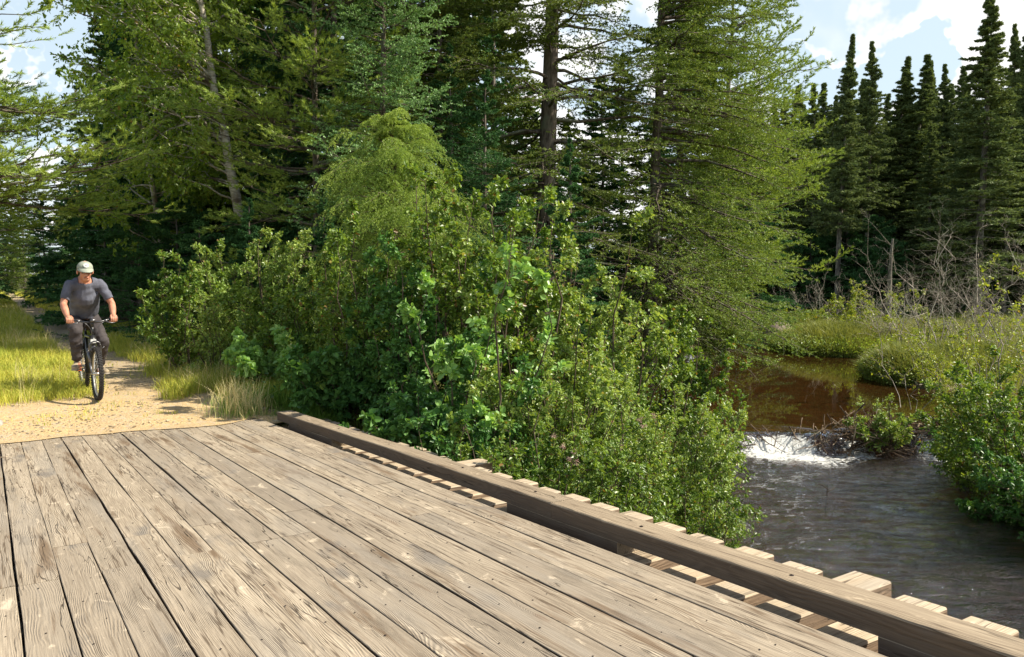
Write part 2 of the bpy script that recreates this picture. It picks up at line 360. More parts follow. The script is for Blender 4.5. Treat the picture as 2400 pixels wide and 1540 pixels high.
def groundmat(name, mode):
    m, t = mat(name); co = t.new('ShaderNodeTexCoord').outputs['Object']
    n1 = t.noise(co, 1.3, 5.0, .6); n2 = t.noise(co, 9.0, 5.0, .65); n3 = t.noise(co, 55.0, 3.0, .6)
    if mode == 'gravel':
        vo = t.new('ShaderNodeTexVoronoi', {'Vector': co, 'Scale': 75.0})
        vo2 = t.new('ShaderNodeTexVoronoi', {'Vector': co, 'Scale': 28.0})
        sp = t.new('ShaderNodeSeparateColor', {0: vo.outputs['Color']}); sp2 = t.new('ShaderNodeSeparateColor', {0: vo2.outputs['Color']})
        c = t.mix(t.smooth(n1, .38, .62), (.47, .355, .21, 1), (.56, .41, .20, 1))
        yy = t.new('ShaderNodeSeparateXYZ', {0: co}).outputs[1]
        c = t.mix(t.smooth(yy, 9.5, 15.0), c, (.34, .285, .21, 1))
        c = t.mix(t.math('MULTIPLY', sp.outputs[0], .45), c, (.78, .68, .50, 1))
        c = t.mix(t.math('MULTIPLY', t.smooth(sp.outputs[1], .62, .9), .6), c, (.26, .20, .145, 1))
        c = t.mix(t.math('MULTIPLY', t.smooth(sp2.outputs[0], .86, .9), .55), c, (.45, .43, .40, 1))
        c = t.mix(t.math('MULTIPLY', t.smooth(n2, .58, .72), .45), c, (.34, .22, .09, 1))
        c = t.mix(1.0, c, (.98, .91, .80, 1), 'MULTIPLY')
        h = t.math('ADD', t.math('MULTIPLY', vo.outputs['Distance'], -1.0), t.math('MULTIPLY', n3, .7)); dist = .008; st = .7
    else:
        c = t.mix(t.smooth(n1, .35, .65), (.10, .085, .045, 1), (.16, .15, .05, 1))
        c = t.mix(t.math('MULTIPLY', t.smooth(n2, .5, .7), .6), c, (.08, .055, .03, 1))
        # river bed where the ground is low
        z = t.new('ShaderNodeSeparateXYZ', {0: co}).outputs[2]
        bed = t.mix(t.smooth(t.noise(co, 3.5, 4.0, .6), .4, .62), (.30, .165, .05, 1), (.50, .29, .10, 1))
        vo = t.new('ShaderNodeTexVoronoi', {'Vector': co, 'Scale': 3.2}); sp = t.new('ShaderNodeSeparateColor', {0: vo.outputs['Color']})
        bed = t.mix(t.math('MULTIPLY', t.smooth(sp.outputs[0], .6, .7), .5), bed, (.10, .05, .025, 1))
        c = t.mix(t.smooth(z, -3.12, -3.0), bed, c)
        h = t.math('ADD', n2, t.math('MULTIPLY', n3, .4)); dist = .05; st = .6
    p = t.new('ShaderNodeBsdfPrincipled', {'Base Color': c, 'Roughness': .95, 'Specular IOR Level': .15,
        'Normal': t.new('ShaderNodeBump', {'Strength': st, 'Distance': dist, 'Height': h}).outputs[0]})
    t.l.new(p.outputs[0], t.out.inputs[0]); return m
M['gravel'] = groundmat('sandy_gravel', 'gravel'); M['soil'] = groundmat('soil_and_bed', 'soil')
M['stone'] = simple('grey_stone', (.42, .39, .35), .85, 0, .25, 6.0, .5, .3)
M['pebble'] = simple('pebble', (.56, .45, .30), .8, 0, .3, 9.0, .2, .3)
M['boulder'] = simple('brown_boulder', (.36, .29, .23), .85, 0, .3, 5.0, .5, .3, (.14, .11, .09))

def watermat():
    m, t = mat('stream_water'); co = t.new('ShaderNodeTexCoord').outputs['Object']
    v = t.new('ShaderNodeAttribute', attribute_name='v').outputs['Fac']     # 0 calm pool .. .5 riffle .. 1 white water
    wq = t.vmath('MULTIPLY', co, (1.0, 1.0, 0.0))
    rip = t.noise(t.vmath('MULTIPLY', wq, (2.6, 6.0, 1.0)), 1.0, 5.0, .66, 1.2)
    rip = t.math('SUBTRACT', 1.0, t.math('ABSOLUTE', t.math('SUBTRACT', t.math('MULTIPLY', rip, 2.0), 1.0)))
    rip2 = t.noise(t.vmath('MULTIPLY', wq, (16.0, 30.0, 1.0)), 1.0, 3.0, .6, .6)
    calm = t.noise(t.vmath('MULTIPLY', wq, (1.6, 3.4, 1.0)), 1.0, 2.0, .5)
    k = t.smooth(v, .02, .35)
    hgt = t.math('ADD', t.math('MULTIPLY', calm, .05), t.math('MULTIPLY', k, t.math('ADD', t.math('MULTIPLY', rip, 4.2), t.math('MULTIPLY', rip2, 1.1))))
    bmp = t.new('ShaderNodeBump', {'Strength': 1.0, 'Distance': .011, 'Height': hgt}).outputs[0]
    fr = t.new('ShaderNodeFresnel', {'IOR': 1.45, 'Normal': bmp}).outputs[0]
    gl = t.new('ShaderNodeBsdfGlossy', {'Color': (1, 1, 1, 1), 'Roughness': .02, 'Normal': bmp})
    tr = t.new('ShaderNodeBsdfTransparent', {'Color': t.mix(k, (.58, .40, .21, 1), (.55, .37, .19, 1))})
    df = t.new('ShaderNodeBsdfDiffuse', {'Color': t.mix(k, (.055, .026, .008, 1), (.034, .021, .011, 1))})
    body = t.new('ShaderNodeMixShader', {0: t.fmix(k, .45, .40)}); t.l.new(tr.outputs[0], body.inputs[1]); t.l.new(df.outputs[0], body.inputs[2])
    a = t.new('ShaderNodeMixShader', {0: t.math('MULTIPLY', fr, t.fmix(k, .85, 2.6), clamp=True)}); t.l.new(body.outputs[0], a.inputs[1]); t.l.new(gl.outputs[0], a.inputs[2])
    fo = t.new('ShaderNodeBsdfPrincipled', {'Base Color': (.86, .86, .82, 1), 'Roughness': .35, 'Normal': bmp})
    fm = t.noise(t.vmath('MULTIPLY', wq, (9.0, 16.0, 1.0)), 1.0, 5.0, .72, 1.0)
    fmask = t.smooth(t.math('ADD', fm, t.math('SUBTRACT', v, .5)), .78, .96)
    fmask = t.math('MULTIPLY', fmask, t.smooth(v, .50, .60))
    b = t.new('ShaderNodeMixShader', {0: fmask}); t.l.new(a.outputs[0], b.inputs[1]); t.l.new(fo.outputs[0], b.inputs[2])
    t.l.new(b.outputs[0], t.out.inputs[0]); return m
M['water'] = watermat()

# ---------------------------------------------------------------- terrain
RIV = np.array([(-9, -14, 5.5), (-2.5, -3, 4.2), (1.6, 4, 3.3), (3.6, 8, 2.5), (4.5, 10, 2.0), (6.1, 14, 2.5), (6.9, 17, 3.4), (7.5, 20, 3.7), (9.3, 26, 3.6), (10.9, 32, 2.0), (11.2, 36, 1.6), (8.5, 41, 1.8), (3, 47, 1.8), (-6, 55, 1.8)], float)
def river(x, y):
    """signed distance to the waterline (negative in the water) and side (+1 = right bank)"""
    best = np.full(x.shape, 1e9); side = np.ones(x.shape)
    for a, b in zip(RIV[:-1], RIV[1:]):
        dx, dy = b[0]-a[0], b[1]-a[1]
        t = np.clip(((x-a[0])*dx+(y-a[1])*dy)/(dx*dx+dy*dy), 0, 1)
        d = np.hypot(x-a[0]-t*dx, y-a[1]-t*dy) - (a[2]+(b[2]-a[2])*t)
        cr = dx*(y-a[1]) - dy*(x-a[0])
        u = d < best; best = np.where(u, d, best); side = np.where(u, np.where(cr < 0, 1., -1.), side)
    return best + .25*(vnoise(x*1.1, y*1.1, 5)-.5), side
def wl(y): return -3.36 + .36*sm((y-14.7)/.5)
def trailz(b): return -1.60 - .098*(1-sm((b-9.3)/2.2)) + np.clip(b-20, 0, 1e9)*.0006
def gz(x, y):
    x = np.asarray(x, float); y = np.asarray(y, float)
    d, s = river(x, y); W = wl(y); c, b = to_bc(x, y)
    top = np.minimum(trailz(b), -1.6+.02*np.clip(b-20, 0, 20)/20)
    top = top - .05*((np.abs(c) < 2.9) & (b > 9.0) & (b < 118))
    lb = W - .12 + (top + .0 - W + .12)*sm((d+.1)/4.4) + .10*(fbm(x*.8, y*.8, 3)-.5)*sm((np.abs(c-1.0)-2.0)/1.0)
    rb = W - .12 + (-2.72 - W + .12)*sm((d+.15)/1.3) + .0035*np.clip(d, 0, 200) + .22*(fbm(x*.5, y*.5, 9)-.5)*sm(d/2)
    z = np.where(s > 0, rb, lb)
    z = np.where(d < 0, W - .12 - .48*sm(-d/1.4) + .12*(fbm(x*1.3, y*1.3, 2)-.5), z)
    under = (b < np.where(c > 2.68, 8.75, 9.05)) & (c < 3.7) & (c > -4.5)
    z = np.where(under, np.minimum(z, -1.86 - np.clip(9.0-b, 0, 3)*.45), z)
    return z
def gz1(x, y): return float(gz(np.array([x]), np.array([y]))[0])
def axis(lo, hi, st, far, n):
    a = np.arange(lo, hi+st/2, st); gr = np.geomspace(st*2, far, n)
    return np.concatenate([(lo-gr)[::-1], a, hi+gr])
xs = axis(-22, 22, .22, 600, 26); ys = axis(-8, 46, .22, 900, 26)
X, Y = np.meshgrid(xs, ys); Z = gz(X, Y); nx, ny = len(xs), len(ys)
i, j = np.meshgrid(np.arange(nx-1), np.arange(ny-1)); a0 = j*nx+i
quad = np.stack([a0, a0+1, a0+nx+1, a0+nx], -1).reshape(-1, 4)
mb = MB(); mb.add(np.stack([X, Y, Z], -1), quad)
tag(mb.build('ground', M['soil'], smooth=True), kind='structure')

# trail sheet: sandy gravel at the end of the deck, two worn wheel tracks beyond
tb = np.concatenate([np.arange(9.16, 16, .10), np.geomspace(16.1, 120, 90)]); tcn = np.arange(-3.0, 3.21, .10)
Bq, Cq = np.meshgrid(tb, tcn, indexing='ij')
edge = 9.30 - .10*np.clip((Cq-.9)/1.0, 0, 1)*np.clip((2.55-Cq)/.4, 0, 1)*2.2 + .10*(vnoise(Cq*3.1, Cq*0, 7)-.5)
edge = np.where(Cq > 2.69, 8.95, edge)
Bw = np.where(Bq < 10.4, edge + (Bq-9.16)/(10.4-9.16)*(10.4-edge), Bq)
Xq = _c[0]*Cq + _b[0]*Bw; Yq = _c[1]*Cq + _b[1]*Bw
deckz = Bn[2, 0]*Cq + Bn[2, 1]*Bw + Bn[2, 3]
Zq = np.maximum(trailz(Bw)+.012 + .02*(vnoise(Xq*2, Yq*2, 31)-.5), 0*Bw-9)
Zq = np.where(Bw < 9.7, deckz+.006 + (Zq-deckz-.006)*sm((Bw-9.35)/.35), Zq); Zq = np.where(Cq > 2.69, np.minimum(trailz(Bw)-.01+.04*(vnoise(Xq*4, Yq*4, 3)-.5), deckz+.02), Zq)
Zq = np.where(Cq < -2.9, Zq-.1, Zq); Zq = np.where(Cq > 3.1, Zq-.1, Zq)
nn_, mm_ = Bq.shape; i, j = np.meshgrid(np.arange(mm_-1), np.arange(nn_-1)); a0 = j*mm_+i
mb = MB(); mb.add(np.stack([Xq, Yq, Zq], -1), np.stack([a0, a0+1, a0+mm_+1, a0+mm_], -1).reshape(-1, 4))
tag(mb.build('trail', M['gravel'], smooth=True), kind='structure')

# water
def water():
    xs = np.arange(-12, 15.5, .06); ys = np.arange(2.2, 18.0, .06)
    mb = MB()
    ax = np.linspace(-12, 16, 260); ay = np.linspace(17.94, 60, 240)
    for xs, ys in ((np.arange(-6, 15.5, .06), np.arange(1.0, 17.97, .06)), (ax, ay), (np.linspace(-20, 8, 140), np.linspace(-18, 1.0, 120))):
        X, Y = np.meshgrid(xs, ys)
        # the crest line of the dam, notched and wavy
        cy = 14.95 - .05*(X-6) + .30*(fbm(X*1.4, X*0, 41)-.5)
        t = (cy - Y)                       # >0 downstream
        drop = sm(t/.42)
        hole = np.exp(-((X-5.95)/.26)**2)
        Z = -3.0 - .36*drop
        Z += -.05*np.exp(-(t/.25)**2) * (1-hole)
        rough = sm(t/.5)*np.exp(-np.clip(t-.4, 0, 9)/1.5)
        stream = np.exp(-((X-5.55+.12*t)/1.45)**4) + .95*np.exp(-((X-7.95+.1*t)/.5)**2)
        Z += (fbm(X*5, Y*7, 51, 3)-.45)*.15*rough*np.clip(stream+.15, 0, 1)
        Z += (fbm(X*2.2+Y*.6, Y*3.4, 61, 3)-.45)*.075*sm((t-.2)/.8)
        Z += .02*np.sin((X*.7-Y*1.8)*2.6+3*vnoise(X, Y, 66))*sm((t-.5)/1)
        v = .36*sm((t+.05)/.4)
        fo = sm((t+.02)/.22)*np.exp(-np.clip(t-.75, 0, 9)/(.36+.75*np.exp(-((X-5.55)/.55)**2)))*np.clip(stream, 0, 1)*(1-hole*np.exp(-np.clip(t-.2, 0, 9)/.35)*.9)
        v = np.where(fo > .08, .5+.5*fo, v)
        # short riffle streaks lower down
        rf = np.exp(-((X-5.0)/1.1)**2-((Y-11.2)/1.0)**2) * (vnoise(X*3, Y*6, 77) > .62)
        v = np.where(rf > .05, np.maximum(v, .36+.24*rf), v)
        nx, ny = len(xs), len(ys); i, j = np.meshgrid(np.arange(nx-1), np.arange(ny-1)); a0 = (j*nx+i).ravel()
        d, _s = river(X, Y); dm = np.minimum(np.minimum(d[:-1, :-1], d[1:, 1:]), np.minimum(d[1:, :-1], d[:-1, 1:])).ravel()
        a0 = a0[dm < .7]
        used, inv = np.unique(np.stack([a0, a0+1, a0+nx+1, a0+nx], -1), return_inverse=True)
        P = np.stack([X, Y, Z], -1).reshape(-1, 3)[used]
        mb.add(P, inv.reshape(-1, 4), v.ravel()[used])
    tag(mb.build('water', M['water'], smooth=True), kind='structure')
water()

# ---------------------------------------------------------------- bridge
rng = np.random.default_rng(11)
def box(mb, x0, x1, y0, y1, z0, z1, v=.5, m=0, bev=.004):
    """box with chamfered top edges, in local axes"""
    x = [x0, x1]; y = [y0, y1]
    P = [(x0, y0, z0), (x1, y0, z0), (x1, y1, z0), (x0, y1, z0),
         (x0, y0, z1-bev), (x1, y0, z1-bev), (x1, y1, z1-bev), (x0, y1, z1-bev),
         (x0+bev, y0+bev, z1), (x1-bev, y0+bev, z1), (x1-bev, y1-bev, z1), (x0+bev, y1-bev, z1)]
    Fc = [(3, 2, 1, 0), (0, 1, 5, 4), (1, 2, 6, 5), (2, 3, 7, 6), (3, 0, 4, 7), (4, 5, 9, 8), (5, 6, 10, 9), (6, 7, 11, 10), (7, 4, 8, 11), (8, 9, 10, 11)]
    mb.add(P, Fc, v, m)
def beam(mb, x0, x1, y0, y1, z0, z1, v=.5, step=.25, wob=.0025, bev=.006, seed=0, cup=.0):
    """long timber with slightly wandering, rounded edges"""
    n = max(2, int((y1-y0)/step)+1); y = np.linspace(y0, y1, n)
    a = x0 + wob*2*(vnoise(y*2.3, y*0+seed, 1)-.5) ; b = x1 + wob*2*(vnoise(y*2.1, y*0+seed, 2)-.5)
    zt = z1 + wob*1.2*(vnoise(y*.9, y*0+seed, 3)-.5)
    prof = [(a, z0+0*y), (a, zt-bev), (a+bev*.35, zt-bev*.3), (a+bev, zt), ((a+b)/2, zt-cup), (b-bev, zt), (b-bev*.35, zt-bev*.3), (b, zt-bev), (b, z0+0*y)]
    k = len(prof); V = np.stack([np.stack([p[0], y, p[1]], -1) for p in prof], 1).reshape(-1, 3)
    i, j = np.meshgrid(np.arange(n-1), np.arange(k)); j2 = (j+1) % k
    f = np.stack([i*k+j, i*k+j2, (i+1)*k+j2, (i+1)*k+j], -1)
    side = [0, 7, 8]; topi = [1, 2, 3, 4, 5, 6]
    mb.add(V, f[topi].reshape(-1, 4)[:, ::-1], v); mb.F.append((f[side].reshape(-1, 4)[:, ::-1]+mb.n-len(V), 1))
    mb.F.append((np.arange(k)[None, :]+mb.n-len(V), 0)); mb.F.append((np.arange(k)[None, ::-1]+mb.n-k, 0))
bridge = thing('footbridge', (0, 0, 0), 0, 'weathered timber trail bridge with long grey planks and a low curb rail over the stream', 'bridge')
bridge.matrix_world = BM
T_ = .075
cl = [.083, .264, .441, .620, .804, .987, 1.169, 1.353, 1.534, 1.714, 1.898, 2.106, 2.293, 2.480, 2.655]
left = [cl[0]-.182*k for k in range(12, 0, -1)]; cl = left + cl
gapw = dict(zip(range(40), rng.uniform(.001, .0032, 40)))
for k in (12, 15, 18, 21, 23): gapw[k] = .0052
seam = {12: 4.42, 13: 5.02, 14: 4.42, 15: 4.98, 16: 4.42, 17: 4.98, 18: 4.42, 19: 4.42, 20: 4.95, 21: 4.92, 22: 7.2, 23: 4.36, 24: 5.3, 25: 6.68, 11: 4.43}
dk = MB(); nl = MB(); nseed = 0
def nail(x, y, z=.0005):
    an = np.linspace(0, 2*np.pi, 7)[:-1]; r = rng.uniform(.0035, .006)
    P = [(x+r*math.cos(q), y+r*math.sin(q), z) for q in an]+[(x, y, z+.003)]
    nl.add(P, [(q, (q+1) % 6, 6) for q in range(6)])
tie_b = [1.80 + .306*k + rng.uniform(-.008, .008) for k in range(-10, 25)]
for k in range(len(cl)-1):
    x0 = cl[k] + gapw[k]; x1 = cl[k+1] - gapw[k+1]
    s = seam.get(k, 4.42 + rng.choice([0, .56, -1.9, 2.1]))
    end = 9.42 + rng.uniform(-.05, .06) + (.10 if k in (17, 18) else 0) + (.22 if k == 25 else 0)
    cuts = [-2.6, s, end] if k not in (22,) else [-2.6, 2.0, s, end]
    for a, b in zip(cuts[:-1], cuts[1:]):
        nseed += 1
        beam(dk, x0, x1, a+.004, b-.004, -T_+.002, rng.uniform(-.002, .002), rng.uniform(0, 1), .16, .0035, .0035, nseed, .0012)
    for tbv in tie_b:
        if tbv > 9.2: continue
        for fx in ((.28, .72) if (k*7 + int(tbv*10)) % 3 else (.5,)):
            if rng.uniform() < .45: continue
            nail(x0+(x1-x0)*fx+rng.uniform(-.012, .012), tbv+.10+rng.uniform(-.04, .04))
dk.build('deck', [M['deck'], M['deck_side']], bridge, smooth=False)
nl.build('nail_heads', M['nail'], bridge)['kind'] = 'stuff'
for k, tbv in enumerate(tie_b):
    m_ = MB(); ext = 3.45 + rng.uniform(-.03, .02)
    if abs(tbv-2.106) < .1: ext = 3.56
    if abs(tbv-5.78) < .16: ext = 3.62
    # grain of a tie runs across the bridge: build along local y, then turn
    beam(m_, 0, .20, 0, ext+2.35, -.20, 0, rng.uniform(0, 1), .2, .006, .009, 200+k)
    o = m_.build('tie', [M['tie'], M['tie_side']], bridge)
    o.location = (ext, tbv, -T_); o.rotation_euler = (0, 0, R(90)); 
def railpiece(a, b, sd):
    m_ = MB(); beam(m_, 0, .172, 0, b-a, 0, .098, rng.uniform(0, 1), .2, .005, .009, sd, .001)
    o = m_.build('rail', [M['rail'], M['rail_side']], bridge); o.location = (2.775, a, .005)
    for yy in np.arange(.3, b-a, 1.1):
        n_ = MB(); an = np.linspace(0, 2*np.pi, 9)[:-1]; r = .011; xx = .09+rng.uniform(-.02, .02); yy += rng.uniform(-.2, .2)
        n_.add([(xx+r*math.cos(q), yy+r*math.sin(q), .0985) for q in an]+[(xx, yy, .103)], [(q, (q+1) % 8, 8) for q in range(8)])
        n_.build('bolt_head', M['nail'], o)
railpiece(3.775, 9.06, 71); railpiece(-1.6, 3.768, 72)
for a, b in ((7.38, 8.67), (3.19, 4.26), (.35, 1.70), (-1.5, -.6)):
    m_ = MB(); beam(m_, 0, .166, 0, b-a, 0, T_+.006, rng.uniform(0, 1), .3, .002, .003, 90)
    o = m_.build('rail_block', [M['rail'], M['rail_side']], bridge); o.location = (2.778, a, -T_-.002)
for xx in (-1.9, -.6, .9, 2.3):
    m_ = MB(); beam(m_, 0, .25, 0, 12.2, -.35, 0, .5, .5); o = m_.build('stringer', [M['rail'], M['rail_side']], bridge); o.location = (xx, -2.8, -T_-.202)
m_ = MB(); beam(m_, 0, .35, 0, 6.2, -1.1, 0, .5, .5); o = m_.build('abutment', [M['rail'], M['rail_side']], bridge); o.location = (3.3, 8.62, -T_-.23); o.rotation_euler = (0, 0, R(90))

# ---------------------------------------------------------------- tree builders (meshes at the origin, base z = 0)
def trunkcurve(rng, Hh, lean=(0, 0), K=14, wob=.012):
    t = np.linspace(0, 1, K); P = np.zeros((1, K, 3)); P[0, :, 2] = t*Hh
    P[0, :, 0] = lean[0]*t + np.cumsum(rng.normal(size=K))*wob*Hh*.25*t; P[0, :, 1] = lean[1]*t + np.cumsum(rng.normal(size=K))*wob*Hh*.25*t
    return P
def on(P, z):
    zz = P[0, :, 2]; return np.stack([np.interp(z, zz, P[0, :, k]) for k in range(3)], -1)
def conifer(rng, Hh, Rr, base, nb, m1=12, m2=6, nn=7, nl=.05, nw=.011, rt=.12, mat_='spruce', bark='bark', prof=None, slope=.0, droop=-.18, curl=.16,
            dead=0, lean=(0, 0), bl=.12, s0=.25, azc=None, name='spruce_tree', upto=1.0, twigs=True, wr=1.0, sh=.34, deadr=.45, dz0=.25, lv=.62):
    P = trunkcurve(rng, Hh, lean)
    wood_ = MB()
    tv, tf = tubes(P, np.array([rt]), np.array([rt*.10]), 10); wood_.add(tv, tf, .5)
    u = ((np.arange(nb)+rng.uniform(0, 1, nb))/nb)**.9; z = (base + (1-base)*u*upto)*Hh
    prof = prof or (lambda q: (1-q)**.8*(.55+.45*np.minimum(q*5, 1)))
    L = Rr*np.maximum(prof(u), .03)*rng.uniform(lv, 1.12, nb)
    az = rng.uniform(0, 2*np.pi, nb) if azc is None else azc[0]+rng.normal(size=nb)*azc[1]
    up = slope + (u-.45)*.55 + rng.normal(size=nb)*.10
    D = unit(np.stack([np.cos(az), np.sin(az), up], -1))
    Pb = curves(on(P, z), D, L, 7, droop, curl, .035, rng)
    v, f = tubes(Pb, np.clip(L*.012*wr, .006, .05), np.full(nb, .003), 4); wood_.add(v, f, .5)
    fol = MB()
    P1, L1 = kids(rng, Pb, L, m1, s0, 1.0, 52, True, lambda s: sh*(1-.62*s)+bl*.3, .3, 0.0, 4, -.14, .05, .03)
    if twigs:
        v, f = tubes(P1, np.clip(L1*.010, .003, .02), np.full(len(P1), .002), 3); wood_.add(v, f, .5)
    P2, L2 = kids(rng, P1, L1, m2, .15, 1.0, 45, True, lambda s: .34*(1-.5*s)+0*s, .3, 0, 3, -.06)
    P2b, L2b = kids(rng, Pb, L, m1, .45, 1.0, 35, True, lambda s: .10+0*s, .3, 0, 3)
    for PP, k in ((P1[:, :, :], nn*2), (P2, int(nn*1.4)), (P2b, nn)):
        v, f, a = needles(rng, PP, k, nl, nw*1.8, .75, .7, .05); fol.add(v, f, a)
    if dead:
        zz = Hh*(dz0*.3 + rng.uniform(0, 1, dead)*base*1.15); az = rng.uniform(0, 2*np.pi, dead)
        Dd = unit(np.stack([np.cos(az), np.sin(az), rng.normal(size=dead)*.25-.15], -1)); Ld = Rr*deadr*rng.uniform(.3, 1, dead)
        Pd = curves(on(P, zz), Dd, Ld, 6, -.25, .1, .09, rng)
        v, f = tubes(Pd, np.clip(Ld*.010, .006, .03), np.full(dead, .002), 3); wood_.add(v, f, .5)
        Pe, Le = kids(rng, Pd, Ld, 5, .25, 1, 50, True, lambda s: .3*(1-.5*s), .4, 0, 3, -.1, 0, .08)
        v, f = tubes(Pe, np.full(len(Pe), .004), np.full(len(Pe), .0015), 3); wood_.add(v, f, .5)
    return wood_, fol
def plant(name, res, mats, loc, rz, label, cat, group=None, pn=('trunk', 'crown')):
    o = thing(name, loc, rz, label, cat, group)
    if res[0] is not None: res[0].build(pn[0], M[mats[0]], o, smooth=True)
    if res[1] is not None: res[1].build(pn[1], M[mats[1]], o)
    return o
def at(px, d): return ((px-1200)/F_*d, d)
def ztop(py, d): return (640-py)/F_*d

def pine(rng, Hh, Rr, base, nb, rt=.18, nl=.09, nw=.006, tuft=16, m1=9, m2=4, azc=None, prof=None, lean=(0, 0), up0=.1):
    P = trunkcurve(rng, Hh, lean); wd_ = MB(); tv, tf = tubes(P, np.array([rt]), np.array([rt*.12]), 10); wd_.add(tv, tf, .5)
    u = np.sort(rng.uniform(0, 1, nb)); z = (base+(1-base)*u)*Hh
    prof = prof or (lambda q: (1-q)**.6*(.7+.3*np.minimum(q*4, 1)))
    L = Rr*np.maximum(prof(u), .08)*rng.uniform(.6, 1.15, nb)
    az = rng.uniform(0, 2*np.pi, nb) if azc is None else azc[0]+rng.normal(size=nb)*azc[1]
    D = unit(np.stack([np.cos(az), np.sin(az), up0+(u-.3)*.5+rng.normal(size=nb)*.08], -1))
    Pb = curves(on(P, z), D, L, 7, -.10, .14, .05, rng)
    v, f = tubes(Pb, np.clip(L*.014, .008, .06), np.full(nb, .004), 5); wd_.add(v, f, .5)
    P1, L1 = kids(rng, Pb, L, m1, .25, 1.0, 48, True, lambda s: .36*(1-.6*s)+.05, .3, .08, 4, .02, .05, .05)
    v, f = tubes(P1, np.clip(L1*.012, .003, .02), np.full(len(P1), .0025), 3); wd_.add(v, f, .5)
    P2, L2 = kids(rng, P1, L1, m2, .25, 1.0, 42, True, lambda s: .42*(1-.4*s), .3, .12, 3, .05)
    fo = MB()
    for PP, k, s0 in ((P2, tuft, .35), (P1, int(tuft*1.3), .5)):
        v, f, a = needles(rng, PP, k, nl, nw*1.7, .65, .9, s0, .12); fo.add(v, f, a)
    return wd_, fo

def bush(rng, Hh, Rr, ns=12, m=(7, 7, 4), nleaf=5, ll=.055, lw=.032, base=.12, fill=.9, up=1.0, s0=.2, spread=.7, lean=(0, 0), gaps=.0, wob=.05, twigr=1.0, leafs0=.1, droop=-.12, upn=.8, jit=.6, bend1=.0):
    """broad-leaved shrub: many stems, three orders of branching, leaves along the twigs"""
    az = rng.uniform(0, 2*np.pi, ns); rr = np.sqrt(rng.uniform(0, 1, ns))
    P0 = np.stack([np.cos(az)*rr*Rr*.25, np.sin(az)*rr*Rr*.25, np.zeros(ns)], -1)
    D = np.stack([np.cos(az)*rr*spread*Rr/Hh + lean[0], np.sin(az)*rr*spread*Rr/Hh + lean[1], np.full(ns, up)], -1)
    L = Hh*rng.uniform(.72, 1.05, ns)*(1-.25*rr)*np.linalg.norm(D, axis=1)/up; D = unit(D)
    Ps = curves(P0, D, L*.97, 8, bend1, 0, wob, rng)
    wd_ = MB(); v, f = tubes(Ps, np.clip(L*.0075, .007, .05)*twigr, np.full(ns, .003), 5); wd_.add(v, f, .5)
    P1, L1 = kids(rng, Ps, L, m[0], s0, .97, 48, False, lambda s: .42*(1.05-.75*s)*fill, .3, .12, 6, droop, .05, wob)
    v, f = tubes(P1, np.clip(L1*.008, .0035, .02)*twigr, np.full(len(P1), .002), 4); wd_.add(v, f, .5)
    P2, L2 = kids(rng, P1, L1, m[1], .15, 1, 45, False, lambda s: .45*(1-.5*s), .3, .10, 4, 0, 0, wob)
    v, f = tubes(P2, np.full(len(P2), .003)*twigr, np.full(len(P2), .0012), 3); wd_.add(v, f, .5)
    fo = None
    if nleaf:
        P3, L3 = kids(rng, P2, np.maximum(L2, .12), m[2], .1, 1, 45, False, lambda s: .5*(1-.4*s), .3, .1, 3)
        fo = MB()
        for PP, n in ((P3, nleaf), (P2, nleaf+1), (Ps[:, 5:], 10)):
            p, d_ = leafpts(rng, PP, n, leafs0)
            if gaps: k = rng.uniform(0, 1, len(p)) > gaps; p, d_ = p[k], d_[k]
            a = np.clip(rng.uniform(0, 1, len(p)), 0, 1)
            v, f, a = leaves(rng, p, d_, ll, lw, upn, .25, a, jit); fo.add(v, f, a)
    return wd_, fo

# ================================================================ VEGETATION
# ---- white pines at the left frame edge
rng = np.random.default_rng(21)
x, y = at(-330, 14.0)
plant('pine_tree', pine(rng, 12, 4.1, .25, 150, .13, .09, .009, 34, 13, 5, (R(-8), 1.1), lambda q: np.where(q < .22, 1.0, np.where(q > .42, .52, .34))), ('bark', 'pine'), (x, y, gz1(x, y)), 0,
      'near white pine reaching long soft-needled boughs in from the left edge', 'pine tree')
x, y = at(-45, 30)
plant('pine_tree', pine(rng, 14.5, 2.6, .10, 85, .2, .12, .012, 12, 9, 4, None, lambda q: (1-q)**.75*(.75+.5*np.sin(q*22)**2)), ('bark', 'pine'), (x, y, gz1(x, y)), 0,
      'layered pine at far left standing against the white cloud beyond the trail', 'pine tree')
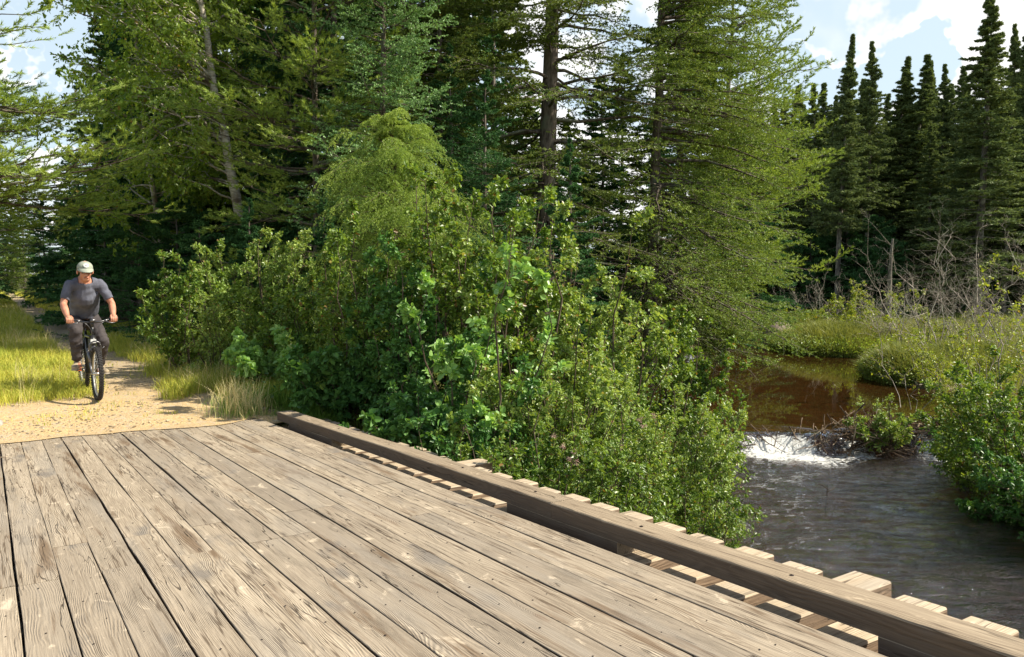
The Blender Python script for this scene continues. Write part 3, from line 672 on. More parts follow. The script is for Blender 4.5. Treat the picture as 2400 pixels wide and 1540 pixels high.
# ---- birch and other leaning broadleaf trees in the wood edge
def birch(rng, Hh, Rr, lean, nb=46, rt=.10, base=.28, ll=.06, lw=.042, nleaf=5, azc=None):
    P = trunkcurve(rng, Hh, lean, 14, .03); wd_ = MB(); v, f = tubes(P, np.array([rt]), np.array([rt*.15]), 10); wd_.add(v, f, .5)
    u = np.sort(rng.uniform(0, 1, nb)); L = Rr*(1-.45*u)*(.6+.4*np.minimum(u*4, 1))*rng.uniform(.6, 1.1, nb)
    az = rng.uniform(0, 2*np.pi, nb) if azc is None else azc[0]+rng.normal(size=nb)*azc[1]
    D = unit(np.stack([np.cos(az), np.sin(az), .55+rng.normal(size=nb)*.2], -1))
    Pb = curves(on(P, (base+(1-base)*u)*Hh), D, L, 8, -.10, -.08, .07, rng)
    v, f = tubes(Pb, np.clip(L*.013, .008, .045), np.full(nb, .004), 5); wd_.add(v, f, .5)
    P1, L1 = kids(rng, Pb, L, 9, .2, 1, 48, False, lambda s: .42*(1-.55*s), .3, 0, 5, -.16, 0, .06)
    v, f = tubes(P1, np.clip(L1*.009, .003, .02), np.full(len(P1), .002), 3); wd_.add(v, f, .5)
    P2, L2 = kids(rng, P1, L1, 7, .15, 1, 45, False, lambda s: .4*(1-.4*s), .3, 0, 3, -.2)
    fo = MB()
    for PP, n in ((P2, nleaf), (P1, nleaf+2)):
        p, d_ = leafpts(rng, PP, n); v, f, a = leaves(rng, p, d_+np.array([0, 0, -.35]), ll, lw, .7, .2, None, .7); fo.add(v, f, a)
    return wd_, fo
x, y = at(610, 18.5)
plant('birch_tree', birch(rng, 10.5, 3.8, (-1.9, .2), 66, .16, .30, .085, .060, 6, (R(175), 1.2)), ('birchbark', 'birchleaf'), (x, y, gz1(x, y)), 0,
      'white-barked birch leaning left with pale trunk showing through the wood edge', 'birch tree')
x, y = at(400, 20)
plant('birch_tree', birch(rng, 11.0, 2.7, (-1.0, 0), 66, .09, .18, .085, .060, 6), ('birchbark', 'birchleaf'), (x, y, gz1(x, y)), 1,
      'slender birch with yellow-green leaves at the left corner of the wood', 'birch tree')
# ---- white pine with fresh green tufts in the upper left middle
x, y = at(745, 16.5)
plant('pine_tree', pine(rng, 12.5, 2.7, .10, 150, .09, .085, .0075, 22, 12, 5, None, lambda q: (1-q)**.35*.95), ('bark', 'pine'), (x, y, gz1(x, y)), 0,
      'white pine with bright green needle tufts beside the leaning birch', 'pine tree')
# ---- cedar
def cedar(rng, Hh, Rr, nb=150):
    w_, f_ = conifer(rng, Hh, Rr, .05, nb, 12, 6, 5, .035, .016, .09, slope=.25, droop=-.25, curl=.32, prof=lambda q: (1-q)**.6*(.75+.25*np.minimum(q*4, 1)), bl=.2)
    return w_, f_
x, y = at(905, 15.5)
plant('cedar_tree', cedar(rng, 10.5, 2.0, 260), ('bark', 'cedar'), (x, y, gz1(x, y)), 0, 'white cedar with blue-green scaly sprays behind the weeping hemlock', 'cedar tree')
x, y = at(500, 22)
plant('maple_tree', birch(rng, 12.5, 3.3, (-.5, 0), 70, .12, .16, .10, .085, 6), ('bark_far', 'birchleaf'), (x, y, gz1(x, y)), 2, 'tall leafy maple filling the wood behind the two birches', 'maple tree')
x, y = at(1030, 19)
plant('fir_tree', conifer(rng, 11.5, 2.5, .03, 210, 13, 5, 7, .05, .016, .12, slope=.05, droop=-.12, curl=.12, bl=.12, prof=lambda q: (1-q)**.6), ('bark', 'spruce'), (x, y, gz1(x, y)), 0, 'full-skirted fir between the cedar and the old spruce trunk', 'fir tree')
# ---- hemlock with weeping tips
def hemlock(rng, Hh, Rr, nb=170):
    P = trunkcurve(rng, Hh*.97); wd_ = MB(); v, f = tubes(P, np.array([.06]), np.array([.01]), 8); wd_.add(v, f, .5)
    u = np.sort(rng.uniform(0, 1, nb)); L = Rr*(1-u)**.36*rng.uniform(.35, 1.15, nb)*(.75+.25*np.minimum(u*4, 1))
    az = rng.uniform(0, 2*np.pi, nb); D = unit(np.stack([np.cos(az), np.sin(az), .38+.35*u+rng.normal(size=nb)*.1], -1))
    Pb = curves(on(P, (.05+.95*u)*Hh), D, L, 9, -.22, -.26, .05, rng)
    v, f = tubes(Pb, np.clip(L*.009, .004, .02), np.full(nb, .002), 4); wd_.add(v, f, .5)
    P1, L1 = kids(rng, Pb, L, 16, .15, 1, 42, True, lambda s: .36*(1-.55*s)+.03, .3, 0, 6, -.30, -.25, .02)
    P2, L2 = kids(rng, P1, L1, 8, .1, 1, 40, True, lambda s: .32*(1-.5*s), .3, 0, 4, -.35, -.2)
    fo = MB()
    for PP, n, w_ in ((P2, 9, .008), (P1, 22, .008), (Pb[:, 4:], 50, .008)):
        v, f, a = needles(rng, PP, n, .024, w_, .8, .6); fo.add(v, f, a)
    return wd_, fo
x, y = at(925, 11.6); zg = gz1(x, y)
plant('hemlock_tree', hemlock(rng, ztop(278, 11.6)-zg, 2.0, 250), ('twig', 'hemlock'), (x, y, zg), 0, 'young hemlock with drooping yellow-green tips rising behind the leafy shrubs', 'hemlock tree')
# ---- big old spruces
x, y = at(1268, 19.5); 
plant('spruce_tree', conifer(rng, 17, 4.3, .16, 150, 15, 6, 8, .055, .016, .29, prof=lambda q: (1-q)**.55, slope=.12, droop=-.20, curl=.12, dead=46, lean=(.5, 0), wr=1.7, lv=.4, sh=.40, deadr=.8, bl=.1),
      ('bark', 'spruce'), (x, y, gz1(x, y)), 0, 'big old spruce with thick furrowed brown trunk in the middle of the wood', 'spruce tree')
x, y = at(1520, 21.5)
plant('spruce_tree', conifer(rng, 17, 4.6, .13, 165, 15, 7, 8, .06, .016, .19, lv=.35, sh=.40, prof=lambda q: (1-q)**.42*(.8+.2*np.minimum(q*6, 1)), slope=-.05, droop=-.22, curl=.10, dead=40, lean=(.55, .3), wr=1.3, deadr=.9, azc=(R(-25), 1.25), bl=.1),
      ('bark', 'spruce_y'), (x, y, gz1(x, y)), 0, 'large olive-green spruce overhanging the left side of the pool', 'spruce tree')
x, y = at(1590, 25.5)
plant('spruce_tree', conifer(rng, 12.5, 4.0, .07, 150, 14, 7, 8, .075, .018, .17, prof=lambda q: (1-q)**.5, slope=-.02, droop=-.16, curl=.16, dead=60, lv=.35, sh=.42, deadr=.8, dz0=.6, bl=.1, azc=(R(-35), 1.2)),
      ('bark', 'spruce_y'), (x, y, gz1(x, y)), 0, 'broad sunlit spruce with long boughs reaching right over the far end of the pool', 'spruce tree')
x, y = at(1700, 29)
plant('pine_tree', pine(rng, 14.5, 4.2, .22, 95, .2, .12, .015, 14, 10, 5, (R(0), 1.2), lambda q: (1-q)**.3*.9), ('bark', 'pine'), (x, y, gz1(x, y)), 0,
      'white pine spreading feathery boughs into the sky above the pool', 'pine tree')
# ---- small firs and spruces at the wood edge
SM = [(1335, 330, 13.0, 1.15, 'fir', 'young fir with bluish green tiers in front of the big old spruce'),
      (1140, 180, 15.5, 1.9, 'fir', 'dark green fir between the cedar and the big old spruce'),
      (1060, 120, 17.5, 1.8, 'fir', 'tall dark fir just right of the cedar tree'),
      (590, 470, 14.5, .75, 'fir', 'small pointed fir in front of the birch trunk'),
      (470, 520, 17.0, 1.5, 'fir', 'low shaded fir at the foot of the birches'),
      (330, 480, 20.0, 2.3, 'fir', 'dark fir just right of the cyclist at the trail edge'),
      (760, 470, 13.5, 1.0, 'fir', 'small fir half hidden left of the hemlock')]
for k, (px, py, d, r_, mt, lb) in enumerate(SM):
    x, y = at(px, d); zg = gz1(x, y); hh = ztop(py, d)-zg
    plant('fir_tree', conifer(rng, hh, r_, .04, int(60+hh*13), 11, 5, 7, .036, .010, .05+.006*hh, slope=.15, droop=-.10, curl=.10, dead=0, bl=.12, prof=lambda q: (1-q)**.85), ('bark', mt), (x, y, zg), rng.uniform(0, 6), lb, 'fir tree')
# ---- spruce kinds for the wood behind (shared meshes, every tree its own object)
kinds = []
for k in range(3):
    kinds.append(conifer(rng, 14, 3.0, .05, 165, 11, 5, 7, .10, .030, .16, slope=.0, droop=-.16, curl=.12, dead=20, bl=.12, prof=lambda q: (1-q)**.6, deadr=.7))
protos = []
wood_spots = []   # px, d, scale
for px, d, sc in ((345, 27, 1.0), (300, 34, .95), (360, 38, 1.25), (400, 24, .95), (470, 29, 1.15), (560, 25, 1.0), (690, 22, .95), (640, 30, 1.2), (800, 20, .98), (780, 27, 1.2),
                  (960, 21, 1.1), (900, 30, 1.2), (1050, 24, 1.0), (1165, 25, .95), (1120, 33, 1.1), (1410, 27, .62), (1450, 33, .75), (1600, 33, .95), (1760, 36, .75), (1330, 36, .62), (1530, 39, .8), (1240, 31, .62), (1690, 42, .75), (1380, 44, .75),
                  (110, 42, .42), (60, 50, .48), (20, 62, .55), (175, 46, .62), (-70, 44, .6), (-130, 34, .9), (95, 56, .46), (35, 62, .48), (-35, 58, .5), (150, 60, .5), (5, 75, .6), (70, 80, .6), (560, 38, 1.2), (700, 40, 1.2), (350, 42, 1.2)):
    wood_spots.append((px, d, sc))
for k, (px, d, sc) in enumerate(wood_spots):
    x, y = at(px, d); zg = gz1(x, y); q = k % 3; lb = 'dark spruce in the wood behind the leafy shrubs'
    grp = 'spruces crowding the wood on the left bank'
    if px < 220: lb = 'spruce far down the left trail side'; grp = 'spruces lining the far trail'
    if k < 3:
        o = plant('spruce_tree', kinds[q], ('bark_far', 'fir' if q != 1 else 'spruce'), (x, y, zg), 0, lb, 'spruce tree', grp); protos.append(o); o.scale = (sc, sc, sc); o.rotation_euler = (0, 0, k)
    else: dup(protos[q], (x, y, zg), rng.uniform(0, 6.3), (sc*rng.uniform(.9, 1.1), sc, sc), lb, grp)
# ---- far spires on the right
fk = []
for k in range(5):
    fk.append(conifer(rng, 15, (1.35, 1.9, 2.1, 1.6, 2.0)[k], (.32, .12, .06, .40, .10)[k], (300, 280, 290, 240, 260)[k], 7, 4, 6, .11, .028, .15, slope=-.05, droop=-.10, curl=.16,
              dead=(46, 16, 10, 60, 16)[k], bl=.14, prof=lambda q: np.minimum((1-q)**1.0*1.2, 1), s0=.1, wr=1.0, deadr=.9, sh=.32))
fp = []
FAR = [(1838, 215, 62, 2), (1903, 208, 56, 1), (1930, 237, 60, 4), (1962, 100, 50, 0), (1982, 172, 53, 0), (2027, 112, 52, 3), (2005, 213, 58, 0), (2058, 235, 62, 2), (2090, 147, 54, 1), (2110, 171, 57, 3),
       (2136, 139, 53, 2), (2158, 190, 60, 1), (2176, 153, 56, 0), (2196, 163, 57, 3), (2232, 205, 60, 2), (2255, 170, 62, 4), (2289, -8, 44, 1), (2318, 120, 56, 4), (2352, 73, 46, 3), (2385, 110, 54, 2), (2402, 66, 48, 4),
       (2440, 30, 46, 1), (2490, 90, 50, 2), (2560, 40, 48, 4), (2250, 250, 47, 2), (2170, 300, 49, 1), (2060, 330, 55, 2), (1990, 330, 57, 1), (1870, 330, 60, 1), (2345, 240, 50, 2), (1800, 300, 66, 2), (1765, 330, 70, 4), (2110, 330, 60, 4), (2640, 20, 46, 2)]
names = {0: 'narrow', 1: 'full', 2: 'broad', 3: 'thin bare-stemmed', 4: 'loose-boughed'}
special = {3: 'narrow spruce spire standing tallest left of the bright cloud', 5: 'thin spruce spire second from the tallest left spire', 16: 'tallest dark spruce spire on the right rising to the top edge',
           18: 'dark pointed spruce just right of the tallest spire', 1: 'bushy spruce at the left end of the far spires', 8: 'open-branched spruce with flat tiers in the middle of the far row', 10: 'broad pointed spruce right of the open-branched one'}
for k, (px, py, d, q) in enumerate(FAR):
    x, y = at(px, d); zg = gz1(x, y); sc = (ztop(py, d)-zg)/15.0
    grp = 'spruce spires beyond the marsh on the right'
    lb = special.get(k, names[q] + ' spruce in the tight row of spires beyond the marsh')
    wsc = sc*rng.uniform(.85, 1.1)*(1.45 if q in (1, 2, 4) else 1.0)
    pr = [o for o in fp if o['q_'] == q]
    if not pr:
        o = plant('spruce_tree', fk[q], ('bark_far', 'far'), (x, y, zg), rng.uniform(0, 6), lb, 'spruce tree', grp); o['q_'] = q; o.scale = (wsc, wsc, sc); fp.append(o)
    else: dup(pr[0], (x, y, zg), rng.uniform(0, 6.3), (wsc, wsc, sc), lb, grp)
for k in range(44):   # the rows behind that close the forest
    px = 1690 + 1150*((k*.618) % 1); d = 60 + 22*rng.uniform(); x, y = at(px, d); zg = gz1(x, y); q = (1, 2, 4)[k % 3]
    sc = (ztop(rng.uniform(190, 310), d)-zg)/15.0; pr = [o for o in fp if o['q_'] == q][0]
    dup(pr, (x, y, zg), rng.uniform(0, 6.3), (sc*1.5, sc*1.5, sc), 'spruce deep in the dark forest behind the front row of spires', 'spruces deep in the far forest')
for o in list(COL.objects):
    if 'q_' in o: del o['q_']
# understory of the far forest and left wood: low broad firs
lowfir = conifer(rng, 4.5, 2.3, .02, 95, 10, 5, 6, .11, .034, .08, slope=.05, droop=-.10, curl=.10, bl=.14, prof=lambda q: (1-q)**.6)
lf = None
low = [(rng.uniform(1850, 2600), rng.uniform(47, 58), rng.uniform(.8, 1.5)) for k in range(18)] + [(250, 24, .9), (420, 19, .75), (520, 21, .9), (640, 18, .8), (700, 17, .6), (560, 17, .6), (830, 17.5, .75), (980, 18, .7), (1080, 17, .6), (1230, 23, .6), (200, 38, 1.2), (170, 50, .7), (380, 27, 1.2), (190, 33, .5),
       (1400, 22, .6), (1340, 25, .7), (1480, 30, .8), (-140, 46, .8), (-200, 36, .8), (-260, 30, 1.0)]
for px, d, sc in low:
    x, y = at(px, d); zg = gz1(x, y)
    far_ = px > 1800; lb = 'low spreading fir under the far spruce spires' if far_ else ('low spreading fir beside the distant trail' if px < 210 else 'low spreading fir in the shade of the left wood')
    grp = 'low firs under the far spires' if far_ else ('low firs by the distant trail' if px < 210 else 'low firs in the left wood')
    if lf is None: lf = plant('fir_tree', lowfir, ('bark_far', 'fir'), (x, y, zg), 0, lb, 'fir tree', grp); lf.scale = (sc, sc, sc)
    else: dup(lf, (x, y, zg), rng.uniform(0, 6.3), sc, lb, grp)

# ---- broad-leaved shrubs, left bank
rng = np.random.default_rng(33)
SH = [  # px, py top, d, radius, stems, (m), nleaf, leaf len, width, material, label
 (432, 632, 12.3, .62, 12, (6, 6, 4), 5, .060, .034, 'alder', 'upright leafy alder nearest the cyclist on the right of the trail'),
 (505, 700, 12.0, .85, 12, (6, 6, 4), 5, .045, .026, 'lime', 'low pale green bush at the trail edge below the tall alder'),
 (600, 520, 13.0, 1.15, 18, (8, 7, 4), 5, .050, .030, 'lime', 'pale small-leaved bush between the trail and the hemlock'),
 (700, 660, 11.6, .95, 14, (7, 7, 4), 5, .060, .036, 'alder', 'mid green bush directly left of the dark central alder'),
 (640, 790, 10.8, .75, 12, (6, 6, 4), 4, .085, .062, 'bigleaf', 'broad-leaved viburnum low down by the grass verge'),
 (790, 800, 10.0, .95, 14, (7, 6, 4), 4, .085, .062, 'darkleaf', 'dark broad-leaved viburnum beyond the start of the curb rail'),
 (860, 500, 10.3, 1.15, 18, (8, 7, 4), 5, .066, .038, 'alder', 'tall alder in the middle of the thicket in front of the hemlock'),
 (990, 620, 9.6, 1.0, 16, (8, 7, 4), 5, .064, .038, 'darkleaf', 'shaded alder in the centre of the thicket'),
 (1130, 400, 9.9, 1.0, 20, (8, 7, 4), 5, .066, .040, 'alder', 'tallest bright alder at the crest of the thicket'),
 (1290, 545, 9.8, 1.05, 18, (8, 7, 4), 5, .060, .036, 'lime', 'sunlit alder sloping down right of the thicket crest'),
 (1140, 610, 8.3, .55, 8, (6, 5, 3), 4, .085, .060, 'bigleaf', 'birch sapling with large hanging pale leaves in front of the thicket'),
 (1420, 620, 10.8, 1.05, 18, (8, 7, 4), 5, .056, .034, 'lime', 'glossy-leaved shrub halfway down the right slope of the thicket'),
 (1560, 735, 12.5, .95, 16, (8, 7, 4), 5, .060, .038, 'alder', 'dark-stemmed alder hanging over the pool edge'),
 (1250, 800, 8.6, 1.0, 18, (8, 7, 4), 5, .052, .030, 'lime', 'low bright shrub in front of the alders'),
 (1060, 860, 8.1, .85, 14, (7, 6, 4), 5, .058, .034, 'darkleaf', 'shaded shrub behind the bare lichened branch'),
 (1420, 880, 8.6, 1.0, 20, (8, 7, 4), 5, .046, .022, 'lime', 'pale meadowsweet bush with tiny pink flower heads on the bank'),
 (1570, 930, 9.1, .85, 18, (8, 7, 4), 5, .045, .022, 'lime', 'feathery pale bush at the water just left of the dam'),
 (1240, 985, 7.2, .75, 16, (7, 6, 4), 5, .048, .026, 'alder', 'low green bush just outside the curb rail'),
 (1430, 1060, 7.6, .75, 16, (7, 6, 4), 5, .046, .024, 'alder', 'low leafy bush beside the projecting ties'),
 (1590, 1090, 8.2, .70, 16, (7, 6, 4), 5, .042, .020, 'alder', 'small-leaved bush trailing into the stream below the dam'),
 (1655, 910, 10.6, .55, 7, (6, 5, 3), 4, .052, .036, 'alder', 'thin alder spray reaching out over the water above the dam'),
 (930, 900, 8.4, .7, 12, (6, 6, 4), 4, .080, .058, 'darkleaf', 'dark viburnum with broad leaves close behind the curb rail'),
]
for (px, py, d, r_, ns, m_, nl_, ll, lw, mt, lb) in SH:
    x, y = at(px, d); zg = gz1(x, y); hh = ztop(py, d)-zg
    res = bush(rng, hh*1.14, r_*1.15, ns, m_, nl_, ll, lw, s0=.12, fill=max(.55, min(1.0, 1.6/hh))*1.0, spread=.9, gaps=.1)
    nm = 'viburnum_shrub' if 'viburnum' in lb else ('birch_sapling' if 'birch' in lb else 'alder_shrub')
    plant(nm, res, ('twig', mt), (x, y, zg), rng.uniform(0, 6), lb, 'shrub', None, ('stems', 'foliage'))
# pink flower heads on the meadowsweet
fl = MB(); x0, y0 = at(1420, 8.2)
mw = [o for o in COL.objects if o.get('label', '').startswith('pale meadowsweet')][0]
M['pink'] = simple('pink_flower', (.66, .42, .36), .8, 0, .2)
for (px, py, d) in ((1500, 985, 7.9), (1510, 1000, 7.85), (1333, 1075, 7.3), (1350, 1082, 7.3), (1318, 1046, 7.4), (1455, 1045, 7.6), (1530, 975, 8.0), (1296, 1020, 7.5), (1345, 1062, 7.3)):
    r_ = ray(px, py); p = r_*d/r_[1]
    for q in range(3):
        n_ = 46; pp = p + rng.normal(size=(n_, 3))*.010 + rng.normal(size=3)*.012; D = unit(rng.normal(size=(n_, 3))); v, f, a = leaves(rng, pp, D, .008, .007, .5); fl.add(v - np.array(mw.location), f, a)
o = fl.build('flower_heads', M['pink'], mw); o['kind'] = 'stuff'
mw.rotation_euler = (0, 0, 0)
# bare lichened branch by the rail
def bare(rng, Hh, Rr, ns, m=(6, 5), wob=.12, r=.012, spread=.9, lean=(0, 0), up=1.0, taper=1.0):
    wd_, _ = bush(rng, Hh, Rr, ns, (m[0], m[1], 2), 0, spread=spread, wob=wob, lean=lean, up=up, twigr=taper, fill=.9, s0=.25)
    return wd_, None
x, y = at(1075, 6.95); zg = gz1(x, y)
plant('dead_shrub', bare(rng, 2.35, .5, 3, (7, 6), .22, lean=(-.35, -.1), taper=1.0), ('deadtwig', 'lime'), (x, y, zg), 0, 'bare lichened grey branch arching beside the curb rail', 'dead shrub', None, ('stems', 'foliage'))

# ---- right bank
RB = [
 (2390, 880, 11.6, 1.05, 20, (8, 7, 4), 5, .050, .028, 'alder', 'dense green shrub on the right bank over the stream'),
 (2470, 830, 10.5, 1.2, 16, (8, 7, 4), 5, .055, .034, 'alder', 'large alder cut by the right frame edge'),
 (2425, 1120, 10.6, .85, 16, (7, 6, 4), 5, .052, .030, 'darkleaf', 'dark overhanging shrub low on the right waterline'),
 (2325, 1000, 12.6, .75, 16, (7, 7, 4), 5, .044, .024, 'darkleaf', 'dark small-leaved bush beside the right spill of the dam'),
 (2560, 1000, 9.2, 1.1, 14, (7, 6, 4), 5, .055, .034, 'darkleaf', 'shaded alder just beyond the right frame edge'),
 (2300, 905, 14.5, .7, 14, (6, 6, 4), 4, .045, .028, 'yleaf', 'yellowish bush above the dam on the right'),
]
for (px, py, d, r_, ns, m_, nl_, ll, lw, mt, lb) in RB:
    x, y = at(px, d); zg = max(gz1(x, y), float(wl(np.array(y)))-.1); hh = ztop(py, d)-zg
    plant('alder_shrub', bush(rng, hh, r_*1.15, ns, m_, nl_, ll, lw, s0=.05, fill=1.0, spread=1.0, gaps=.12), ('twig', mt), (x, y, zg), rng.uniform(0, 6), lb, 'shrub', None, ('stems', 'foliage'))
# thin, half-bare alders with yellow leaves
TH = [(2395, 560, 14.5, .8, 6, 'yleaf', .45, 'tall thin alder with sparse yellow leaves at the right edge'), (2250, 700, 18.0, 1.1, 8, 'yleaf', .35, 'crooked alder with clustered yellow leaves right of the marsh island'),
      (2145, 720, 17.0, .9, 4, 'yleaf', .75, 'leaning bare-limbed alder crossing in front of the grassy island'), (2330, 760, 15.5, 1.1, 8, 'yleaf', .3, 'straggling alder with yellow-green leaves behind the dense right shrub'),
      (2080, 650, 30, 1.2, 9, 'yleaf', .4, 'sparse yellow alder standing among bare grey stems'), (1990, 690, 33, 1.1, 9, 'yleaf', .35, 'low yellow-green alder behind the grassy point'),
      (1900, 715, 37, 1.3, 10, 'yleaf', .3, 'yellow alder clump near the brown boulder'), (2200, 700, 27, 1.3, 10, 'yleaf', .3, 'yellow-green alder behind the second grassy island')]
for (px, py, d, r_, ns, mt, gp, lb) in TH:
    x, y = at(px, d); zg = gz1(x, y); zg = max(zg, -2.95); hh = ztop(py, d)-zg; s_ = 1+max(0, d-20)/30
    plant('alder_shrub', bush(rng, hh, r_*1.2, ns, (6, 5, 3), 4, .055*s_, .036*s_, s0=.3, fill=.75, spread=1.1, gaps=gp, wob=.12, twigr=.8), ('deadtwig', mt), (x, y, zg), rng.uniform(0, 6), lb, 'shrub', None, ('stems', 'foliage'))
# bare grey shrubs
BR = [(2200, 505, 25, 2.0, 10, 'big bare grey shrub spreading a fan of twigs before the dark forest'), (2115, 560, 27, 1.1, 6, 'bare grey shrub with forked tips left of the big bare fan'), (2065, 640, 29, 1.0, 7, 'low bare grey shrub left of centre in the marsh'),
      (2340, 545, 23, 1.6, 9, 'bare grey shrub with tangled crooked stems at the right'), (2420, 540, 22, 1.5, 8, 'bare tangled shrub cut by the right frame edge'), (1975, 650, 36, 1.5, 9, 'small bare brown shrub behind the grassy point'), (1925, 660, 40, 1.6, 9, 'farthest bare brown shrub next to the overhanging spruce'), (2280, 620, 26, 1.3, 8, 'bare shrub between the two large bare ones')]
for (px, py, d, r_, ns, lb) in BR:
    x, y = at(px, d); zg = max(gz1(x, y), -2.95); hh = ztop(py, d)-zg
    plant('dead_shrub', bare(rng, hh*1.1, r_*1.1, int(ns*1.3), (8, 8), .14, spread=1.4, taper=.62), ('deadtwig', 'yleaf'), (x, y, zg), rng.uniform(0, 6), lb, 'dead shrub', None, ('stems', 'foliage'))
# broken snag
x, y = at(2083, 38); zg = gz1(x, y); hh = ztop(560, 38)-zg
m_ = MB(); P = trunkcurve(rng, hh); v, f = tubes(P, np.array([.17]), np.array([.05]), 9); m_.add(v, f, .5)
Pd = curves(on(P, rng.uniform(1, hh*.9, 9)), unit(rng.normal(size=(9, 3))*[1, 1, .3]), rng.uniform(.15, .5, 9), 4, 0, 0, .1, rng); v, f = tubes(Pd, np.full(9, .02), np.full(9, .006), 4); m_.add(v, f, .5)
o = m_.build('dead_snag', M['bark_far'], smooth=True); o.location = (x, y, zg); tag(o, 'pointed broken grey snag standing among the bare shrubs', 'dead tree')

# ---- grassy hummocks in the marsh
def hummock(px, py, d, rx, ry, h, lb, n=7000, mt='sedge'):
    x, y = at(px, d); zg = -3.0
    m_ = MB(); k = 26; th = np.linspace(0, 2*np.pi, k, endpoint=False); rr = np.linspace(0, 1, 8)
    A, B = np.meshgrid(th, rr); wob_ = 1+.42*(vnoise(np.cos(A)*2+px, np.sin(A)*2, 4)-.5)*2
    Px = np.cos(A)*B*rx*wob_; Py = np.sin(A)*B*ry*wob_; Pz = h*(1-B**3.0)-.12*B
    i, j = np.meshgrid(np.arange(k), np.arange(7)); q = j*k+i; q2 = j*k+(i+1) % k
    m_.add(np.stack([Px, Py, Pz], -1), np.stack([q, q2, q2+k, q+k], -1).reshape(-1, 4))
    root = thing('grass_hummock', (x, y, zg), 0, lb, 'grass hummock')
    m_.build('peat', M['soil'], root, smooth=True)
    a = rng.uniform(0, 2*np.pi, n); b = np.sqrt(rng.uniform(0, 1, n))*1.02
    p = np.stack([np.cos(a)*b*rx, np.sin(a)*b*ry, h*(1-np.minimum(b, 1)**3)-.1*b], -1)
    out = np.stack([np.cos(a)*b, np.sin(a)*b, np.zeros(n)], -1)
    v, f4, f3, at_ = blades(rng, p, rng.uniform(.25, .75, n), .011*(1+d/25), out*.9, .6); g_ = MB(); g_.add(v, f4, at_); g_.F.append((f3, 0)); g_.build('sedge', M[mt], root)['kind'] = 'stuff'
    nb_ = int(n*.35); a = rng.uniform(0, 2*np.pi, nb_); b = .75+.35*rng.uniform(0, 1, nb_)
    p = np.stack([np.cos(a)*b*rx, np.sin(a)*b*ry, h*(.35+.65*rng.uniform(0, 1, nb_))-(b-.8)*h*1.2], -1)
    L_ = MB()
    for r3 in range(4):
        v, f, aa = leaves(rng, p+rng.normal(size=(nb_, 3))*.07, unit(np.stack([np.cos(a), np.sin(a), .5+0*a], -1)), .05*(1+d/45), .026*(1+d/45), .8); L_.add(v, f, aa)
    L_.build('leaves', M['lime'], root)['kind'] = 'stuff'
def blades(rng, p, h, w_, out, lean):
    n = len(p); h = np.asarray(h)[:, None]
    D = unit(out + rng.normal(size=(n, 3))*[1, 1, 0]*.6 + 1e-6); D[:, 2] = 0
    sd = np.stack([-D[:, 1], D[:, 0], 0*D[:, 0]], -1); th = rng.uniform(0, np.pi, (n, 1)); sd = unit(sd*np.cos(th)+D*np.sin(th))*w_*.5
    ln = lean*rng.uniform(.2, 1.3, (n, 1))
    m1 = p + D*h*ln*.35 + np.array([0, 0, 1.])*h*.55; tp = p + D*h*ln*1.1 + np.array([0, 0, 1.])*h*(1-.35*ln)
    v = np.stack([p-sd, p+sd, m1+sd*.8, m1-sd*.8, tp], 1).reshape(-1, 3); b = np.arange(n)[:, None]*5
    return v, b+np.array([[0, 1, 2, 3]]), b+np.array([[3, 2, 4]]), np.repeat(rng.uniform(0, 1, n), 5)
hummock(1955, 770, 30.5, 2.1, 2.6, .62, 'long grassy point with leafy dark edge beside the boulder', 12000)
hummock(2135, 850, 22.0, 1.05, 1.5, .55, 'rounded grassy island in the pool with undercut dark edge', 8000)
hummock(2290, 830, 22.5, 1.6, 2.2, .6, 'grassy hummock behind the yellowish bush', 8000)
hummock(2075, 800, 31.5, 1.9, 2.0, .5, 'grassy hummock joined behind the rounded island', 7000)
hummock(1880, 745, 38, 1.5, 3, .5, 'distant grassy hummock at the stream bend', 5000)

# ---- boulders and stones
def rock(loc, sx, sy, sz, mt, lb, cat='boulder', seed=0, sub=3):
    import bmesh
    bm = bmesh.new(); bmesh.ops.create_icosphere(bm, subdivisions=sub, radius=1)
    for v in bm.verts:
        n_ = .75+.5*float(fbm(np.array(v.co.x*1.4+seed+7), np.array(v.co.y*1.4+v.co.z*1.9), seed)); v.co *= n_
        v.co.x *= sx; v.co.y *= sy; v.co.z *= sz
    me = bpy.data.meshes.new('boulder'); bm.to_mesh(me); bm.free(); me.materials.append(M[mt]); me.polygons.foreach_set('use_smooth', [True]*len(me.polygons))
    o = bpy.data.objects.new('boulder', me); COL.objects.link(o); o.location = tuple(loc); o.rotation_euler = (0, 0, seed); return tag(o, lb, cat)
x, y = at(1832, 33); rock((x, y, -2.9), .72, .7, .80, 'boulder', 'rounded brown boulder at the head of the pool', seed=3)
p = onz(-16, 1006, -1.70); rock((p[0], p[1], -1.66), .15, .11, .085, 'stone', 'smooth grey stone at the left edge just off the deck end', 'stone', 5)
p = onz(72, 985, -1.69); rock((p[0], p[1], -1.70), .20, .09, .025, 'stone', 'flat grey stone half buried in the gravel', 'stone', 8)
